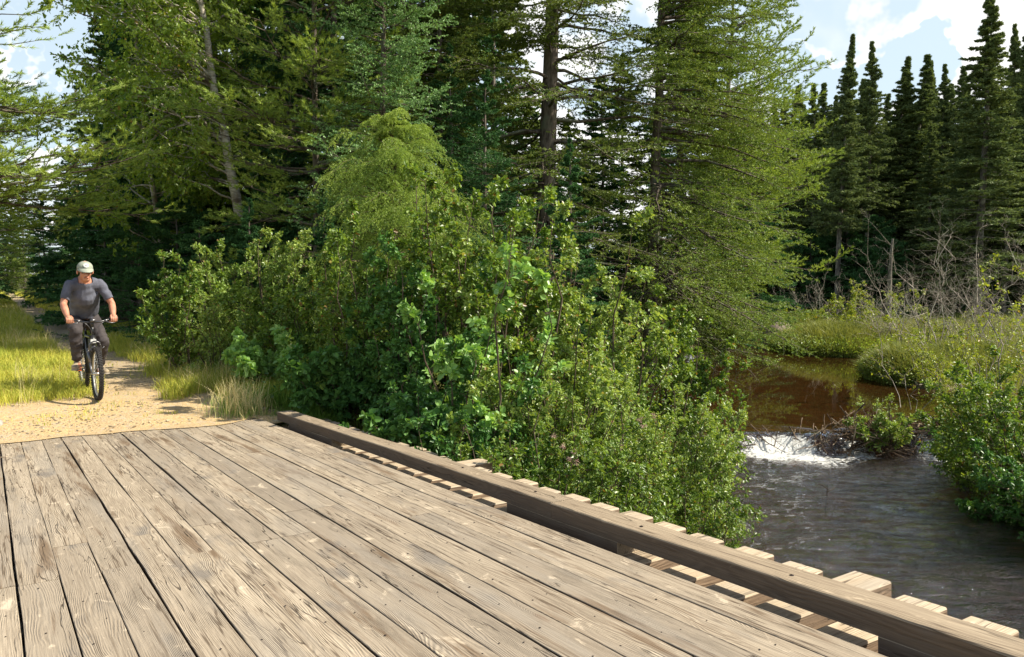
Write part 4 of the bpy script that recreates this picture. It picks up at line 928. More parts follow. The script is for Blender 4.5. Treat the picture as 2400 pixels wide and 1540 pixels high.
# pebbles scattered on the gravel
import bmesh
pb = MB(); bm = bmesh.new(); bmesh.ops.create_icosphere(bm, subdivisions=1, radius=1); bm.verts.ensure_lookup_table()
IV = np.array([v.co[:] for v in bm.verts]); IF = np.array([[v.index for v in f.verts] for f in bm.faces]); bm.free()
npb = 5200; c_ = rng.uniform(-2.6, 2.9, npb); b_ = 9.35+rng.gamma(1.5, 1.6, npb); xx = _c[0]*c_+_b[0]*b_; yy = _c[1]*c_+_b[1]*b_; zz = trailz(b_)+.012
s_ = rng.gamma(2.0, .0030, npb)+.0035
od = rng.uniform(0, 1, npb) < .28; b_ = np.where(od, 9.38-rng.gamma(1.0, .28, npb), b_); xx = _c[0]*c_+_b[0]*b_; yy = _c[1]*c_+_b[1]*b_
zz = np.where(od, Bn[2, 0]*c_+Bn[2, 1]*b_+Bn[2, 3]+.001, zz); s_ = np.where(od, s_*.55, s_); od2 = od & (c_ > 2.6); s_ = np.where(od2, 1e-4, s_)
xx = np.where(od, xx+Bn[0, 3], xx); yy = np.where(od, yy+Bn[1, 3], yy)
V = (IV[None]*(1+.25*rng.normal(size=(npb, len(IV), 1))))*s_[:, None, None]*np.array([1.2, .9, .55]) + np.stack([xx, yy, zz], -1)[:, None, :]
pb.add(V.reshape(-1, 3), (IF[None]+np.arange(npb)[:, None, None]*len(IV)).reshape(-1, 3), np.repeat(rng.uniform(0, 1, npb), len(IV)))
tag(pb.build('gravel', M['pebble']), 'small loose pebbles scattered over the sandy trail', 'gravel', kind='stuff')

# ---- grass: verge, middle strip, banks, marsh
def grass(name, mt, n, fn, h, w_, lb, dz=0.0):
    m_ = MB(); x, y, keep, hs, ws = fn(n); x, y, hs, ws = x[keep], y[keep], hs[keep], ws[keep]
    z = gz(x, y)+dz+.05*((np.abs(to_bc(x, y)[0]) < 2.9) & (to_bc(x, y)[1] > 9.0)); p = np.stack([x, y, z], -1)
    v, f4, f3, a = blades(rng, p, h*hs*rng.uniform(.5, 1.25, len(p)), (w_*ws)[:, None], np.zeros((len(p), 3)), .55)
    m_.add(v, f4, a); m_.F.append((f3, 0)); return tag(m_.build(name, M[mt]), lb, 'grass', kind='stuff')
def verge(n):
    b = 9.9 + 75*rng.uniform(0, 1, n)**2.6; c = rng.uniform(-3.5, 4.6, n); x = _c[0]*c+_b[0]*b; y = _c[1]*c+_b[1]*b
    nz_ = vnoise(x*1.6, y*1.6, 8); nz2 = vnoise(x*5, y*5, 18)
    strip = sm((c+.45+.25*(nz_-.5))/.16)*sm((1.30+.25*(nz_-.5)-c)/.16)*sm((b-10.9-.8*nz_)/.5)
    right = sm((c-2.05-.35*(nz_-.5)*2)/.25)*sm((b-9.95-.7*nz_-.5*(c < 2.5))/.3); left_ = sm((-c-.9)/.25)*sm((b-11.3-.9*nz_)/.5)
    prob = np.maximum(np.maximum(strip, right), left_)
    far = sm((b-26)/14)*.4*((c > .2) & (c < 1.25)) 
    prob = np.maximum(prob, .012*(nz2 > .62)*6*(b > 9.8)*(np.abs(vnoise(x*2.2, y*2.2, 44)-.5) < .16))
    hs = .55+.75*vnoise(x*1.1, y*1.1, 12) ; hs = np.where(prob < .2, .25, hs)*np.where(strip > .5, .85+.3*sm((b-13)/3), 1)
    return x, y, rng.uniform(0, 1, n) < prob, hs, 1+np.clip(b-10, 0, 60)*.07
grass('grass', 'grass', 340000, verge, .24, .006, 'golden green grass growing between and beside the wheel tracks', .02)
def corner(n):
    b = 8.95+1.5*rng.uniform(0, 1, n); c = 2.72+.9*rng.uniform(0, 1, n); x = _c[0]*c+_b[0]*b+Bn[0, 3]; y = _c[1]*c+_b[1]*b+Bn[1, 3]
    return x, y, vnoise(x*4, y*4, 2) > .42, .5+.9*vnoise(x*3, y*3, 7), np.ones(n)
grass('corner_grass', 'gbank', 5200, corner, .26, .005, 'mixed grass tufts at the deck corner beside the curb rail', .03)
def drytuft(n):
    p = onz(565, 968, -1.68); return p[0]+rng.normal(size=n)*.16, p[1]+rng.normal(size=n)*.14, np.ones(n, bool), np.ones(n)*1.15, np.ones(n)
def seedh(n):
    b = 11 + 30*rng.uniform(0, 1, n)**2; c = np.where(rng.uniform(0, 1, n) < .6, rng.uniform(.3, 1.3, n), rng.uniform(2.2, 3.6, n)); x = _c[0]*c+_b[0]*b; y = _c[1]*c+_b[1]*b
    return x, y, vnoise(x*1.2, y*1.2, 23) > .5, np.ones(n), 1+np.clip(b-10, 0, 60)*.05
M['straw'] = leafmat('straw', (.36, .27, .12), (.55, .44, .22), None, .35, .04, .5, (1, 1, .9))
grass('dry_grass', 'straw', 5200, seedh, .42, .0035, 'tall straw-coloured grass stems standing above the verge', .0)
grass('dry_tuft', 'straw', 420, drytuft, .40, .004, 'dry yellow grass tuft at the end of the outer deck plank', .02)
grass('green_tuft', 'gbank', 500, drytuft, .22, .005, 'green grass tuft around the dry stems by the deck corner', .02)
def bankg(n):
    x = rng.uniform(-6, 6, n); y = rng.uniform(3.5, 16, n); d, s = river(x, y); c, b = to_bc(x, y)
    return x, y, (s < 0) & (d > -.15) & ((c > 3.3) | (b > 9.8)) & (c > 2.7) & (vnoise(x*2, y*2, 3) > .3), .6+.8*vnoise(x, y, 5), np.ones(n)
grass('bank_grass', 'gbank', 60000, bankg, .34, .007, 'green grass on the steep bank under the shrubs')
def tuft(n):
    px = 1470+rng.normal(size=n)*60; q = rng.uniform(0, 1, n); x = 1.15+rng.normal(size=n)*.22+.25*q; y = 6.75+rng.normal(size=n)*.25+.5*q
    return x, y, np.ones(n, bool), np.ones(n)*1.5, np.ones(n)
def marsh(n):
    x = 9+38*rng.uniform(0, 1, n); y = 9+40*rng.uniform(0, 1, n)**.8; d, s = river(x, y)
    return x, y, (s > 0) & (d > -.1) & (x < y*1.0+1), .6+.9*vnoise(x*.7, y*.7, 6), 1+y*.05
grass('marsh_grass', 'sedge', 150000, marsh, .42, .009, 'pale green marsh grass spreading right of the pool')
def woodg(n):
    x = -28+34*rng.uniform(0, 1, n); y = 10+26*rng.uniform(0, 1, n); d, s = river(x, y); c, b = to_bc(x, y)
    return x, y, (s < 0) & (d > .5) & (c > 3.4) & (b > 10), .6+.8*vnoise(x, y, 5), np.ones(n)*2
grass('forest_grass', 'gbank', 50000, woodg, .3, .008, 'sparse green undergrowth on the wood floor')
# low herbs under the shrubs
hb = MB(); n = 42000; x = rng.uniform(-13, 6, n); y = rng.uniform(5, 22, n); d, s = river(x, y); c, b = to_bc(x, y)
k = (s < 0) & (d > .0) & (c > 2.95) & ((c > 3.45) | (b > 9.9)) & (vnoise(x*1.2, y*1.2, 91) > .33); x, y = x[k], y[k]; z = gz(x, y)+rng.uniform(.03, .38, k.sum())*(.5+vnoise(x, y, 14))
v, f, a = leaves(rng, np.stack([x, y, z], -1), unit(rng.normal(size=(len(x), 3))*[1, 1, .25]), .065, .05, 1.3, .2, None, .5); hb.add(v, f, a)
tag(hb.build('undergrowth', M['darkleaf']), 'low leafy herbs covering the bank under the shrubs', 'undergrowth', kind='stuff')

# ---- beaver dam of sticks, sticks in the fall
def sticks(name, n, cx, cy, cz, sx, sy, sz, L, r, lb, cat, slope=.0):
    m_ = MB(); P0 = np.stack([rng.normal(size=n)*sx, rng.normal(size=n)*sy, rng.uniform(-.15, 1, n)*sz], -1)
    D = unit(np.stack([rng.normal(size=n)*1.1, -np.abs(rng.normal(size=n))*.8, rng.normal(size=n)*.35-slope], -1)); LL = L*rng.uniform(.4, 1.2, n)
    P0 = P0 - D*LL[:, None]*.5; P = curves(P0, D, LL, 6, rng.normal(size=n)*.15, 0, .06, rng); v, f = tubes(P, r*rng.uniform(.5, 1.4, n), r*.4*np.ones(n), 5); m_.add(v, f, .5)
    P1, L1 = kids(rng, P[:n//2], LL[:n//2], 4, .3, 1, 45, False, lambda s: .35+0*s, .4, 0, 4, 0, 0, .1); v, f = tubes(P1, np.full(len(P1), r*.35), np.full(len(P1), r*.15), 3); m_.add(v, f, .5)
    o = m_.build(name, M['dam'], smooth=True); o.location = (cx, cy, cz); return tag(o, lb, cat)
M['dam'] = barkmat('wet_stick', (.05, .034, .022), (.24, .17, .11), 10, (.34, .27, .19), .3)
x, y = at(2075, 14.75); sticks('beaver_dam', 210, x, y, -3.28, .62, .22, .42, .85, .015, 'tangled pile of brown sticks damming the stream', 'beaver dam', .25)
x, y = at(1830, 14.9); sticks('stick_snag', 26, x, y, -3.25, .75, .12, .25, .7, .011, 'few dark sticks caught in the white water of the fall', 'sticks', .2)['kind'] = 'stuff'
x, y = at(2240, 14.8); sticks('stick_snag', 60, x, y, -3.25, .5, .15, .25, .7, .013, 'sticks lodged at the right end of the dam', 'sticks', .2)['kind'] = 'stuff'
m_ = MB(); P = np.array([[[0, 0, -.3], [.02, 0, .0], [.03, .02, .08], [.02, .0, .15]], [[.02, 0, .02], [.06, 0, .05], [.1, 0, .06], [.15, .02, .10]], [[.04, 0, .06], [-.04, 0, .12], [-.1, 0, .14], [-.16, .02, .13]]], float)
v, f = tubes(P, np.full(3, .008), np.full(3, .003), 5); m_.add(v, f, .5); o = m_.build('twig_snag', M['dam']); p = onz(1935, 1160, -3.36); o.location = (p[0], p[1], -3.34); tag(o, 'small forked dark twig sticking out of the stream below the dam', 'twig')
x, y = at(2085, 14.4)
plant('dam_bush', bush(rng, .62, .55, 14, (5, 5, 3), 4, .055, .028, s0=.1, spread=1.2), ('twig', 'lime'), (x, y, -3.2), 0, 'bright green sprouting bush growing on the beaver dam', 'shrub', None, ('stems', 'foliage'))
x, y = at(2060, 15.3)
plant('dam_bush', bush(rng, .85, .5, 6, (5, 5, 3), 3, .045, .026, s0=.2, spread=1.2, gaps=.6, lean=(-.2, 0)), ('deadtwig', 'lime'), (x, y, -3.1), 0, 'thin twiggy bush leaning left from the top of the dam', 'shrub', None, ('stems', 'foliage'))

# ================================================================ CYCLIST AND BICYCLE
M['skin'] = simple('skin', (.55, .27, .17), .55, 0, .12, 14.0, 0, .35, (.47, .20, .125))
M['shirt'] = simple('grey_tshirt', (.14, .147, .185), .9, 0, .08, 9.0, .35, .15, (.10, .104, .13))
M['pants'] = simple('charcoal_trousers', (.075, .066, .066), .85, 0, .1, 11.0, .5, .15, (.055, .048, .05))
M['shoe'] = simple('beige_shoe', (.42, .34, .23), .8, 0, .2, 30.0, .3, .2, (.24, .20, .15))
M['sole'] = simple('shoe_sole', (.40, .35, .28), .7)
M['lace'] = simple('dark_lace', (.06, .05, .045), .8)
M['cap'] = simple('sage_cap', (.34, .37, .30), .85, 0, .06, 30.0, .1, .15)
M['badge'] = simple('white_badge', (.72, .74, .72), .7)
M['badgeink'] = simple('badge_print', (.12, .14, .13), .7)
M['frame'] = simple('black_paint', (.020, .021, .024), .3, 0, .1, 8.0, 0, .6)
M['tyre'] = simple('black_rubber', (.035, .032, .030), .85, 0, .2, 40.0, .2)
M['alu'] = simple('aluminium', (.62, .61, .58), .32, .9, .05)
M['steel'] = simple('dark_steel', (.16, .16, .17), .35, .8, .05)
M['spoke'] = simple('spoke_steel', (.7, .7, .68), .3, .9, .02)
M['reflector'] = simple('white_reflector', (.75, .75, .72), .25, 0, .1, 60.0, .3)
M['orange'] = simple('orange_reflector', (.65, .14, .03), .3)
M['glass'] = simple('dark_lens', (.06, .045, .04), .15, 0, .1, 5.0, 0, .8)
M['hair'] = simple('grey_hair', (.30, .27, .24), .8)
M['lip'] = simple('lip', (.36, .12, .09), .6); M['brow'] = simple('eyebrow', (.25, .2, .16), .8)
phi = R(36.5); fx_, fy_ = math.sin(phi), -math.cos(phi)      # heading towards the camera
BX, BY = -5.185 - .62*fx_, 9.80 - .62*fy_
BZ = -1.588; RZ = math.atan2(-fx_, fy_)                 # local +Y forward, +X rider's right
def mk(name, mb, m, parent, smooth=True): return mb.build(name, M[m], parent, smooth=smooth)
def cyl(mb, p0, p1, r0, r1=None, S=12, cap=True):
    p0 = np.array(p0, float); p1 = np.array(p1, float); r1 = r0 if r1 is None else r1
    P = np.stack([p0, (p0+p1)/2, p1])[None]; v, f = tubes(P, np.array([r0]), np.array([r1]), S); mb.add(v, f, .5)
    if cap: mb.F.append((np.arange(S)[None, ::-1]+mb.n-3*S, 0)); mb.F.append((np.arange(S)[None, :]+mb.n-S, 0))
def path(mb, pts, r0, r1=None, S=8, n=24):
    pts = np.array(pts, float); t = np.linspace(0, len(pts)-1, n); i = np.minimum(t.astype(int), len(pts)-2); f = (t-i)[:, None]
    p0 = pts[np.maximum(i-1, 0)]; p1 = pts[i]; p2 = pts[i+1]; p3 = pts[np.minimum(i+2, len(pts)-1)]
    q = .5*((2*p1)+(-p0+p2)*f+(2*p0-5*p1+4*p2-p3)*f**2+(-p0+3*p1-3*p2+p3)*f**3)
    v, f_ = tubes(q[None], np.array([r0]), np.array([r1 or r0]), S); mb.add(v, f_, .5)
def torus(mb, c, ax, R0, r, S=72, s=10, kz=1.0):
    """torus about axis x"""
    a = np.linspace(0, 2*np.pi, S, endpoint=False); b = np.linspace(0, 2*np.pi, s, endpoint=False); A, B = np.meshgrid(a, b, indexing='ij')
    rr = R0+r*np.cos(B); V = np.stack([c[0]+r*kz*np.sin(B), c[1]+rr*np.cos(A), c[2]+rr*np.sin(A)], -1)
    i, j = np.meshgrid(np.arange(S), np.arange(s), indexing='ij'); f = np.stack([i*s+j, i*s+(j+1) % s, ((i+1) % S)*s+(j+1) % s, ((i+1) % S)*s+j], -1).reshape(-1, 4)
    mb.add(V, f, .5)
def boxm(mb, c, d, rot=None):
    c = np.array(c, float); h = np.array(d, float)/2
    V = np.array([[x, y, z] for x in (-1, 1) for y in (-1, 1) for z in (-1, 1)])*h*.999; V = V if rot is None else V @ np.array(rot).T
    mb.add(V+c, [(0, 1, 3, 2), (4, 6, 7, 5), (0, 4, 5, 1), (2, 3, 7, 6), (0, 2, 6, 4), (1, 5, 7, 3)], .5)
bike = thing('bicycle', (BX, BY, BZ), RZ, 'black mountain bike with knobbly tyres ridden toward the bridge', 'bicycle')
RW = .335
FA = np.array([0, .62, RW]); RA = np.array([0, -.43, RW]); BB = np.array([0, 0, .29]); HT = np.array([0, .405, .80]); HB = np.array([0, .445, .67]); ST = np.array([0, -.15, .76])
m_ = MB()
for a, b, r in ((HB-(0, 0, .0), BB, .020), (HT-(0, -.01, .03), ST, .018), (BB, ST+(ST-BB)*.12, .017), (HB, HT, .024)): cyl(m_, a, b, r)
for s in (-1, 1):
    cyl(m_, BB+(s*.03, -.02, 0), RA+(s*.065, 0, 0), .011); cyl(m_, ST+(s*.015, 0, -.03), RA+(s*.065, 0, 0), .009)
cyl(m_, BB-(.037, 0, 0), BB+(.037, 0, 0), .023); mk('frame', m_, 'frame', bike)
m_ = MB(); cyl(m_, HB, HB+(0, .012, -.05), .022)
cyl(m_, HB+(-.07, .015, -.055), HB+(.07, .015, -.055), .021)
for s in (-1, 1): cyl(m_, HB+(s*.066, .012, -.03), HB+(s*.062, .085, -.20), .019, .018); cyl(m_, HB+(s*.062, .08, -.19), FA+(s*.058, 0, 0), .014, .011)
mk('fork', m_, 'steel', bike)
# wheels
def wheel(cx, nm):
    t_ = MB(); torus(t_, cx, 0, RW-.026, .025, 72, 10, 1.0)
    for k in range(60):
        a = 2*np.pi*k/60
        for q, (dx, rr) in enumerate(((-.012, .0), (.012, .0), (-.023, -.011), (.023, -.011))):
            aa = a+(q % 2)*.05; r0 = RW-.002+rr; c = (cx[0]+dx, cx[1]+r0*math.cos(aa), cx[2]+r0*math.sin(aa))
            rot = [[1, 0, 0], [0, math.cos(aa), -math.sin(aa)], [0, math.sin(aa), math.cos(aa)]]; boxm(t_, c, (.013, .014, .016), rot)
    ty = mk('tyre', t_, 'tyre', bike, False)
    t_ = MB(); torus(t_, cx, 0, RW-.058, .011, 60, 8, .9); mk('rim', t_, 'alu', bike)
    t_ = MB()
    for k in range(28):
        a = 2*np.pi*k/28; s = 1 if k % 2 else -1; b = a+(.5 if (k//2) % 2 else -.5)
        cyl(t_, (cx[0]+s*.028, cx[1]+.022*math.cos(b), cx[2]+.022*math.sin(b)), (cx[0], cx[1]+(RW-.062)*math.cos(a), cx[2]+(RW-.062)*math.sin(a)), .0013, S=4, cap=False)
    mk('spokes', t_, 'spoke', bike)
    t_ = MB(); cyl(t_, cx-(.045, 0, 0), cx+(.045, 0, 0), .017); cyl(t_, cx-(.07, 0, 0), cx+(.07, 0, 0), .006); mk('hub', t_, 'alu', bike)
wheel(FA, 'f'); wheel(RA, 'r')
# bars, stem, levers, grips
BT = np.array([0, .40, .965])
m_ = MB(); cyl(m_, HT, HT+(0, -.012, .12), .014); cyl(m_, HT+(0, -.012, .11), BT+(0, .02, 0), .016); mk('stem', m_, 'frame', bike)
m_ = MB(); path(m_, [(-.300, .355, 1.005), (-.20, .375, .995), (-.09, .415, .972), (0, .42, .965), (.09, .415, .972), (.20, .375, .995), (.300, .355, 1.005)], .0125, n=40); mk('handlebar', m_, 'frame', bike)
for s in (-1, 1):
    m_ = MB(); cyl(m_, (s*.303, .355, 1.005), (s*.190, .377, .995), .017); mk('grip', m_, 'tyre', bike)
    m_ = MB(); path(m_, [(s*.15, .40, .985), (s*.17, .435, .965), (s*.22, .44, .955), (s*.26, .42, .955)], .008, .005, n=12); boxm(m_, (s*.155, .395, .985), (.04, .035, .028)); mk('brake_lever', m_, 'steel', bike)
    m_ = MB(); path(m_, [(s*.17, .43, .975), (s*.10, .50, .965), (s*.035, .50, .88), (s*.02, .485, .76)], .0032, n=20, S=5); mk('brake_cable', m_, 'steel', bike)
m_ = MB(); boxm(m_, (0, .445, .99), (.055, .03, .035)); mk('bar_clamp', m_, 'steel', bike)
m_ = MB(); boxm(m_, (.01, .50, .735), (.062, .018, .048)); mk('reflector', m_, 'reflector', bike, False)
m_ = MB(); path(m_, [(-.062, .53, .61), (-.060, .55, .70), (0, .555, .735), (.060, .55, .70), (.062, .53, .61)], .009, n=20); cyl(m_, (-.062, .53, .63), (-.105, .54, .66), .006); cyl(m_, (.062, .53, .63), (.10, .54, .60), .006); mk('brake_arch', m_, 'steel', bike)
# saddle, cranks, pedals
m_ = MB(); cyl(m_, ST, ST+(ST-BB)*.36, .0135); mk('seat_post', m_, 'steel', bike)
m_ = MB(); sp = ST+(ST-BB)*.36+(0, 0, .02)
path(m_, [sp+(0, -.10, .02), sp+(0, -.05, .022), sp+(0, .04, .01), sp+(0, .15, .005)], .062, .020, S=12, n=14); mk('saddle', m_, 'frame', bike)
PR = np.array([.135, .160, .345]); PL = np.array([-.140, -.160, .235])
for s, p in ((1, PR), (-1, PL)):
    m_ = MB(); cyl(m_, BB+(s*.055, 0, 0), p-(s*.050, 0, 0), .012, .010); mk('crank', m_, 'alu', bike)
    m_ = MB(); boxm(m_, p, (.085, .095, .022)); pd_ = mk('pedal', m_, 'frame', bike, False)
    m_ = MB(); boxm(m_, p+(0, .050, 0), (.045, .005, .010)); mk('pedal_reflector', m_, 'orange', pd_, False)
m_ = MB(); torus(m_, BB+(.052, 0, 0), 0, .080, .006, 40, 6, .4); torus(m_, BB+(.060, 0, 0), 0, .055, .005, 40, 6, .4)
for k in range(5):
    a = k*2*np.pi/5; cyl(m_, BB+(.056, 0, 0), BB+(.056, .08*math.cos(a), .08*math.sin(a)), .008, .006, S=5)
mk('chainring', m_, 'steel', bike)
m_ = MB(); torus(m_, RA+(.045, 0, 0), 0, .045, .006, 30, 6, 1.5); mk('cassette', m_, 'steel', bike)
m_ = MB(); cyl(m_, BB+(.055, 0, .08), RA+(.045, 0, .045), .004, S=4); cyl(m_, BB+(.055, 0, -.08), RA+(.045, 0, -.10), .004, S=4); mk('chain', m_, 'steel', bike)

# ---- the rider
man = thing('person', (BX, BY, BZ), RZ, 'man in sage cap, grey T-shirt and dark trousers riding a mountain bike', 'person')
def ell(mb, c, r, rot=None, n=14):
    u = np.linspace(0, np.pi, n); v = np.linspace(0, 2*np.pi, n*2, endpoint=False); U, W = np.meshgrid(u[1:-1], v, indexing='ij')
    P = np.stack([np.sin(U)*np.cos(W), np.sin(U)*np.sin(W), np.cos(U)], -1).reshape(-1, 3); P = np.concatenate([P, [[0, 0, 1], [0, 0, -1]]])*np.array(r)
    if rot is not None: P = P @ np.array(rot).T
    k = n*2; m = n-2; i, j = np.meshgrid(np.arange(m-1), np.arange(k), indexing='ij'); q2 = (j+1) % k
    f = np.stack([i*k+j, (i+1)*k+j, (i+1)*k+q2, i*k+q2], -1).reshape(-1, 4); base = mb.n
    mb.add(P+np.array(c, float), f, .5)
    T_ = np.arange(k); top = np.stack([np.full(k, m*k), T_, (T_+1) % k], -1); bot = np.stack([np.full(k, m*k+1), (m-1)*k+(T_+1) % k, (m-1)*k+T_], -1)
    mb.F.append((np.concatenate([top, bot])+base, 0))
def limb(mb, p0, p1, r0, r1, n=7, bulge=0.0, fl=1.0):
    """tapered limb with rounded ends, as overlapping balls and a tube"""
    p0 = np.array(p0, float); p1 = np.array(p1, float); t = np.linspace(0, 1, n)
    L = np.linalg.norm(p1-p0); T = (p1-p0)/L
    # closed capsule of revolution
    s = np.concatenate([-r0*np.cos(np.linspace(0, np.pi/2, 5))[:-1], t*L, L+r1*np.sin(np.linspace(0, np.pi/2, 5))[1:]])
    rr = np.concatenate([r0*np.sin(np.linspace(0, np.pi/2, 5))[:-1]+1e-4, r0+(r1-r0)*t+bulge*np.sin(np.pi*t), r1*np.cos(np.linspace(0, np.pi/2, 5))[1:]+1e-4])
    up = np.array([0, 0, 1.]) if abs(T[2]) < .9 else np.array([1., 0, 0]); A = unit(np.cross(T, up)); B = np.cross(T, A); S = 14
    an = np.linspace(0, 2*np.pi, S, endpoint=False)
    V = p0[None, None]+T[None, None]*s[:, None, None]+rr[:, None, None]*(A*np.cos(an)[None, :, None]+B*np.sin(an)[None, :, None]*fl)
    k = len(s); i, j = np.meshgrid(np.arange(k-1), np.arange(S), indexing='ij'); q2 = (j+1) % S
    mb.add(V.reshape(-1, 3), np.stack([i*S+j, i*S+q2, (i+1)*S+q2, (i+1)*S+j], -1).reshape(-1, 4), .5)
    mb.F.append((np.arange(S)[None, ::-1]+mb.n-k*S, 0)); mb.F.append((np.arange(S)[None, :]+mb.n-S, 0))
def fuse(o, vox, it=4, fac=.5):
    r = o.modifiers.new('remesh', 'REMESH'); r.mode = 'VOXEL'; r.voxel_size = vox; r.use_smooth_shade = True
    s = o.modifiers.new('smooth', 'SMOOTH'); s.factor = fac; s.iterations = it
    dg = bpy.context.evaluated_depsgraph_get(); me = bpy.data.meshes.new_from_object(o.evaluated_get(dg)); o.modifiers.clear(); old = o.data; mats = list(old.materials)
    o.data = me; me.materials.clear(); [me.materials.append(q) for q in mats]; me.name = o.name; me.polygons.foreach_set('use_smooth', np.ones(len(me.polygons), bool)); return o
lx = .025   # lean towards the rider's right
HP = np.array([0, -.26, .985]); CH = np.array([lx*.7, .00, 1.30]); SHc = np.array([lx, .07, 1.455]); NK = np.array([lx+.005, .155, 1.515]); HD = np.array([lx+.01, .235, 1.612])
SHr = np.array([.178+lx, .085, 1.440]); SHl = np.array([-.178+lx, .085, 1.440])
ELr = np.array([.285, .165, 1.195]); ELl = np.array([-.272, .175, 1.19]); WRr = np.array([.265, .325, 1.045]); WRl = np.array([-.258, .325, 1.045])
HIr = np.array([.10, -.22, .955]); HIl = np.array([-.10, -.22, .955]); KNr = np.array([.165, .195, .855]); KNl = np.array([-.170, .075, .685])
ANr = np.array([.140, .075, .445]); ANl = np.array([-.155, -.225, .345])
bd = MB()
limb(bd, HP, CH, .135, .145, fl=.8); limb(bd, CH, SHc, .15, .12, fl=.8); limb(bd, SHc-(0, .01, .02), NK, .075, .060); limb(bd, NK, HD-(0, .005, .05), .059, .062)
# head
tilt = R(-8); rh = [[1, 0, 0], [0, math.cos(tilt), -math.sin(tilt)], [0, math.sin(tilt), math.cos(tilt)]]; rh = np.array(rh)
def hp(x, y, z): return HD + rh @ np.array([x, y, z])*1.08
ell(bd, hp(0, -.012, .035), (.077, .095, .090), rh); ell(bd, hp(0, .018, -.035), (.062, .075, .085), rh); ell(bd, hp(0, .052, -.088), (.040, .036, .030), rh)
ell(bd, hp(.034, .050, -.030), (.026, .026, .030), rh); ell(bd, hp(-.034, .050, -.030), (.026, .026, .030), rh)
limb(bd, hp(0, .090, .004), hp(0, .112, -.032), .011, .0165); ell(bd, hp(.012, .098, -.036), (.010, .011, .008), rh); ell(bd, hp(-.012, .098, -.036), (.010, .011, .008), rh)
limb(bd, hp(-.045, .078, .020), hp(.045, .078, .020), .014, .014); ell(bd, hp(0, .080, -.066), (.030, .016, .011), rh)
for s in (-1, 1): ell(bd, hp(s*.081, -.008, -.012), (.011, .020, .032), rh)
for Sh, El, Wr in ((SHr, ELr, WRr), (SHl, ELl, WRl)):
    limb(bd, Sh, El, .050, .038, bulge=.004); limb(bd, El, Wr, .039, .027, bulge=.008)
for s, Wr in ((1, WRr), (-1, WRl)):
    gx = np.array([s*.252, .364, 1.001])             # hand closed on the grip
    K0 = np.array([Wr[0]-s*.004, .378, 1.035])
    limb(bd, Wr, K0, .027, .026)                      # heel of the hand
    for q, dx in enumerate((.034, .012, -.010, -.031)):          # four fingers over the front of the grip
        gxx = gx[0]-s*dx*1.0; ln = (.93, 1.0, .96, .82)[q]; rr = (.0098, .0102, .0096, .0086)[q]
        k0 = np.array([gxx, .385, 1.030]); k1 = np.array([gxx, .385+.026*ln, 1.008]); k2 = np.array([gxx, .385+.018*ln, 1.001-.030*ln]); k3 = np.array([gxx, .385-.008*ln, .996-.034*ln])
        limb(bd, K0+np.array([(gxx-K0[0])*.75, -.030, .010]), k0, .013, .0115); limb(bd, k0, k1, .0115, rr); limb(bd, k1, k2, rr, rr*.95); limb(bd, k2, k3, rr*.95, rr*.85)
    limb(bd, K0+np.array([-s*.022, -.028, .0]), np.array([gx[0]-s*.045, .352, .990]), .0145, .0115); limb(bd, np.array([gx[0]-s*.045, .352, .990]), np.array([gx[0]-s*.050, .380, .975]), .0112, .009)
for Hi, Kn, An in ((HIr, KNr, ANr), (HIl, KNl, ANl)): limb(bd, Hi, Kn, .078, .050); limb(bd, Kn, An, .048, .034, bulge=.008)
for An, P_ in ((ANr, PR), (ANl, PL)): limb(bd, An-(0, .01, .03), P_+(0, .05, .045), .035, .030)
fuse(bd.build('body', M['skin'], man), .0052, 3)
# shirt
sh = MB()
limb(sh, HP+(0, .015, .035), HP+(0, .05, .12), .168, .172, fl=.80); limb(sh, HP+(0, .05, .10), CH, .172, .178, fl=.80); limb(sh, CH, SHc-(0, .01, .015), .178, .135, fl=.78)
limb(sh, SHr-(.03, 0, .012), SHl+(.03, 0, -.012), .070, .070); limb(sh, SHc-(.09, .0, -.012), SHc+(.09, .0, .012), .070, .070); limb(sh, SHc-(0, .03, -.02), NK-(0, .045, .02), .090, .068)
for Sh, El in ((SHr, ELr), (SHl, ELl)):
    E_ = Sh+(El-Sh)*.72; limb(sh, Sh, E_, .066, .060, fl=.95)
o = sh.build('t_shirt', M['shirt'], man); fuse(o, .009, 4)
# cut the sleeve ends square and the neck round, then soft folds
import bmesh
def bis(o, co, no, keep=None):
    bm = bmesh.new(); bm.from_mesh(o.data); co = Vector(co); no = Vector(no)
    sel = [f for f in bm.faces if (f.calc_center_median()-co).dot(no) > 0 and (keep is None or keep(f.calc_center_median()))]
    bmesh.ops.delete(bm, geom=sel, context='FACES'); bm.to_mesh(o.data); bm.free()
for Sh, El in ((SHr, ELr), (SHl, ELl)):
    T__ = unit(El-Sh); q = Sh+(El-Sh)*.78; s = 1 if Sh[0] > 0 else -1
    bis(o, q, T__, lambda c, s=s, q=q: s*c.x > .15 and (np.array(c)-q) @ (np.array(c)-q) < .02)
bis(o, NK-(0, .012, .052), unit(np.array([0, .30, .95])), lambda c: abs(c.x-lx) < .082)
bis(o, HP-(0, 0, .035), (0, .2, -1))
V = np.empty(len(o.data.vertices)*3, np.float32); o.data.vertices.foreach_get('co', V); V = V.reshape(-1, 3); Nn = np.empty_like(V); o.data.vertices.foreach_get('normal', Nn.ravel()) if False else None
Nv = np.array([v.normal[:] for v in o.data.vertices]); w_ = (np.sin(V[:, 2]*46+V[:, 0]*20+6*vnoise(V[:, 0]*7, V[:, 2]*7, 3))*.0035+(fbm(V[:, 0]*11+V[:, 1]*4, V[:, 2]*6, 4)-.47)*.022)
V = V+Nv*w_[:, None]; o.data.vertices.foreach_set('co', V.astype(np.float32).ravel()); o.data.update()
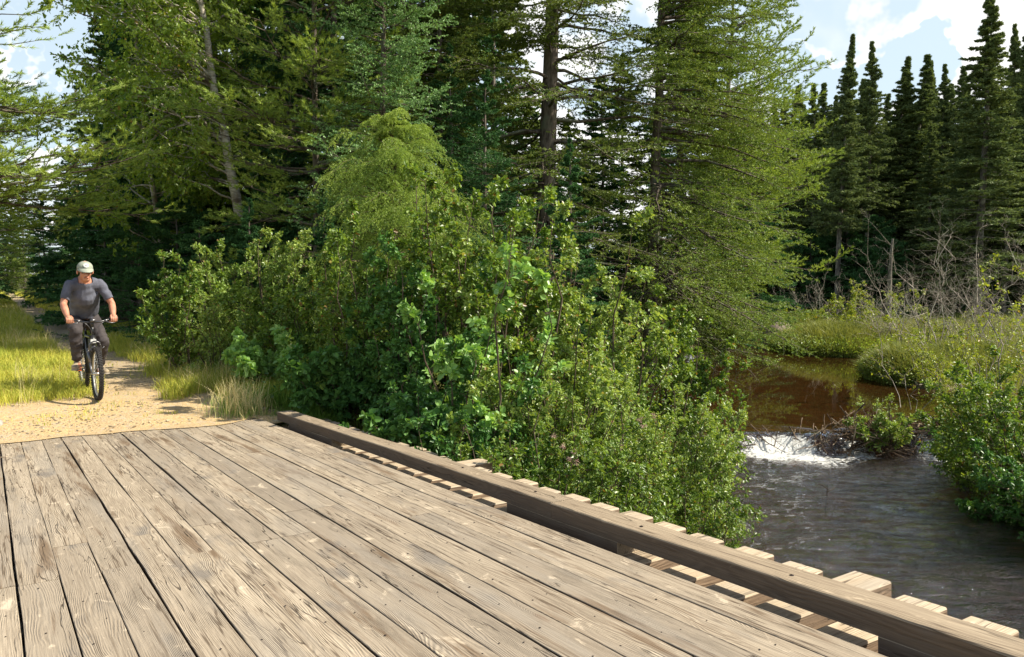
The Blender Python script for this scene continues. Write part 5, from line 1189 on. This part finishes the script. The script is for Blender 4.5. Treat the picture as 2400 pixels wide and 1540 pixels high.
sm_ = o.modifiers.new('cloth', 'SOLIDIFY'); sm_.thickness = .003
# trousers
tr = MB(); limb(tr, HP+(-.06, .0, -.03), HP+(.06, .0, -.03), .135, .135); limb(tr, HP+(0, .0, .02), HP+(0, .02, .06), .15, .15, fl=.8)
for Hi, Kn, An in ((HIr, KNr, ANr), (HIl, KNl, ANl)):
    limb(tr, Hi, Kn, .102, .074); A_ = Kn+(An-Kn)*.86; limb(tr, Kn, A_, .076, .066, bulge=.002)
o = tr.build('trousers', M['pants'], man); fuse(o, .009, 4)
V = np.empty(len(o.data.vertices)*3, np.float32); o.data.vertices.foreach_get('co', V); V = V.reshape(-1, 3)
Nv = np.array([v.normal[:] for v in o.data.vertices]); w_ = np.sin(V[:, 2]*75+V[:, 0]*25+7*vnoise(V[:, 1]*9, V[:, 2]*6, 9))*.0045*(.4+vnoise(V[:, 0]*6, V[:, 2]*5, 2))+(fbm(V[:, 0]*10, V[:, 2]*9+V[:, 1]*7, 14)-.47)*.026
V = V+Nv*w_[:, None]; o.data.vertices.foreach_set('co', V.astype(np.float32).ravel()); o.data.update()
# shoes
for An, P_, yaw in ((ANr, PR, .10), (ANl, PL, -.12)):
    s_ = MB(); heel = P_+(0, -.125, .050); toe = P_+(yaw*.6, .105, .042)
    limb(s_, heel, toe, .042, .040, fl=.9); limb(s_, heel+(0, .02, .03), An+(0, .0, -.02), .043, .044); limb(s_, An+(0, .03, -.045), toe+(0, -.05, .008), .040, .036)
    o = fuse(s_.build('shoe', M['shoe'], man), .007, 3)
    s2 = MB(); limb(s2, heel+(0, -.008, -.028), toe+(0, .005, -.024), .045, .046, fl=.30); mk('sole', s2, 'sole', o)
    s3 = MB()
    for k in range(4): c = An+(0, .062+.022*k, -.005-.022*k); cyl(s3, c+(-.026, 0, 0), c+(.026, .004, .002), .004, S=5)
    mk('laces', s3, 'lace', o)
# cap
cp = MB(); n = 22; k = 28; U, W = np.meshgrid(np.linspace(.02, np.pi/2*1.08, n), np.linspace(0, 2*np.pi, k, endpoint=False), indexing='ij')
crown = np.stack([np.sin(U)*np.cos(W)*.091, np.sin(U)*np.sin(W)*.108-.012, np.cos(U)*.080+.046], -1).reshape(-1, 3) @ rh.T + HD
i, j = np.meshgrid(np.arange(n-1), np.arange(k), indexing='ij'); q2 = (j+1) % k; cp.add(crown, np.stack([i*k+j, (i+1)*k+j, (i+1)*k+q2, i*k+q2], -1).reshape(-1, 4), .5)
cp.F.append((np.arange(k)[None, ::-1], 0)); ell(cp, hp(0, -.012, .118), (.008, .008, .005), rh, 6)
co_ = mk('cap', cp, 'cap', man); mo = co_.modifiers.new('t', 'SOLIDIFY'); mo.thickness = .003
bm_ = MB(); a = np.linspace(R(18), R(162), 19); rr = np.linspace(0, 1, 7); A, B = np.meshgrid(a, rr, indexing='ij')
Px = np.cos(A)*(.090+.004*B); Py = np.sin(A)*(.108+.085*B*np.sin(A)**.7)-.012; Pz = .030 - .040*B*np.sin(A) + .016*np.sin(A)*(1-0*B) - .010*np.abs(np.cos(A))*B
bm_.add(np.stack([Px, Py, Pz], -1).reshape(-1, 3) @ rh.T + HD, np.stack([q for q in (lambda i, j: (i*7+j, (i+1)*7+j, (i+1)*7+j+1, i*7+j+1))(*np.meshgrid(np.arange(18), np.arange(6), indexing='ij'))], -1).reshape(-1, 4), .5)
o = mk('visor', bm_, 'cap', co_); mo = o.modifiers.new('t', 'SOLIDIFY'); mo.thickness = .004
bg_ = MB(); th = np.linspace(0, 2*np.pi, 24, endpoint=False)
def capsurf(x, z, off=.002):
    zz = (z-.046)/.080; s = math.sqrt(max(1e-4, 1-zz*zz-(x/.090)**2)); return hp(x, s*(.108+off)-.012, z)
ctr = capsurf(0, .078, .006); ring_ = np.array([capsurf(.029*math.cos(q), .078+.022*math.sin(q), .005) for q in th]); bg_.add(np.vstack([ring_, ctr]), [(24, q, (q+1) % 24) for q in range(24)], .5)
o = mk('badge', bg_, 'badge', co_)
ink = MB()
for x0_, w__ in ((-.014, .006), (-.006, .005), (.001, .006), (.009, .005)):
    pts = [capsurf(x0_, .076, .0085), capsurf(x0_+w__, .076, .0085), capsurf(x0_+w__, .081, .0085), capsurf(x0_, .081, .0085)]; ink.add(pts, [(0, 1, 2, 3)], .5)
mk('badge_print', ink, 'badgeink', co_)
# hair, glasses, mouth, brows, ring
h_ = MB()
for s in (-1, 1): ell(h_, hp(s*.074, -.030, .012), (.010, .038, .030), rh, 8)
ell(h_, hp(0, -.075, -.005), (.062, .030, .045), rh, 10); mk('hair', h_, 'hair', man)
g_ = MB()
for s in (-1, 1): ell(g_, hp(s*.031, .092, -.004), (.020, .006, .012), rh, 10)
gl_ = mk('glasses', g_, 'glass', man); g2 = MB(); cyl(g2, hp(-.008, .098, .002), hp(.008, .098, .002), .0025, S=6)
for s in (-1, 1): cyl(g2, hp(s*.054, .088, .004), hp(s*.080, -.005, .006), .0022, S=6)
mk('glasses_frame', g2, 'steel', gl_)
l_ = MB(); path(l_, [hp(-.026, .086, -.070), hp(-.010, .096, -.064), hp(.010, .096, -.064), hp(.026, .086, -.070)], .0035, n=12); mk('mouth', l_, 'lip', man)
r_ = MB(); k3 = np.array([-.285+.010+.0, .396, 1.0]); torus(r_, (-.2425, .409, .995), 0, .0105, .0018, 16, 6); mk('ring', r_, 'alu', man)
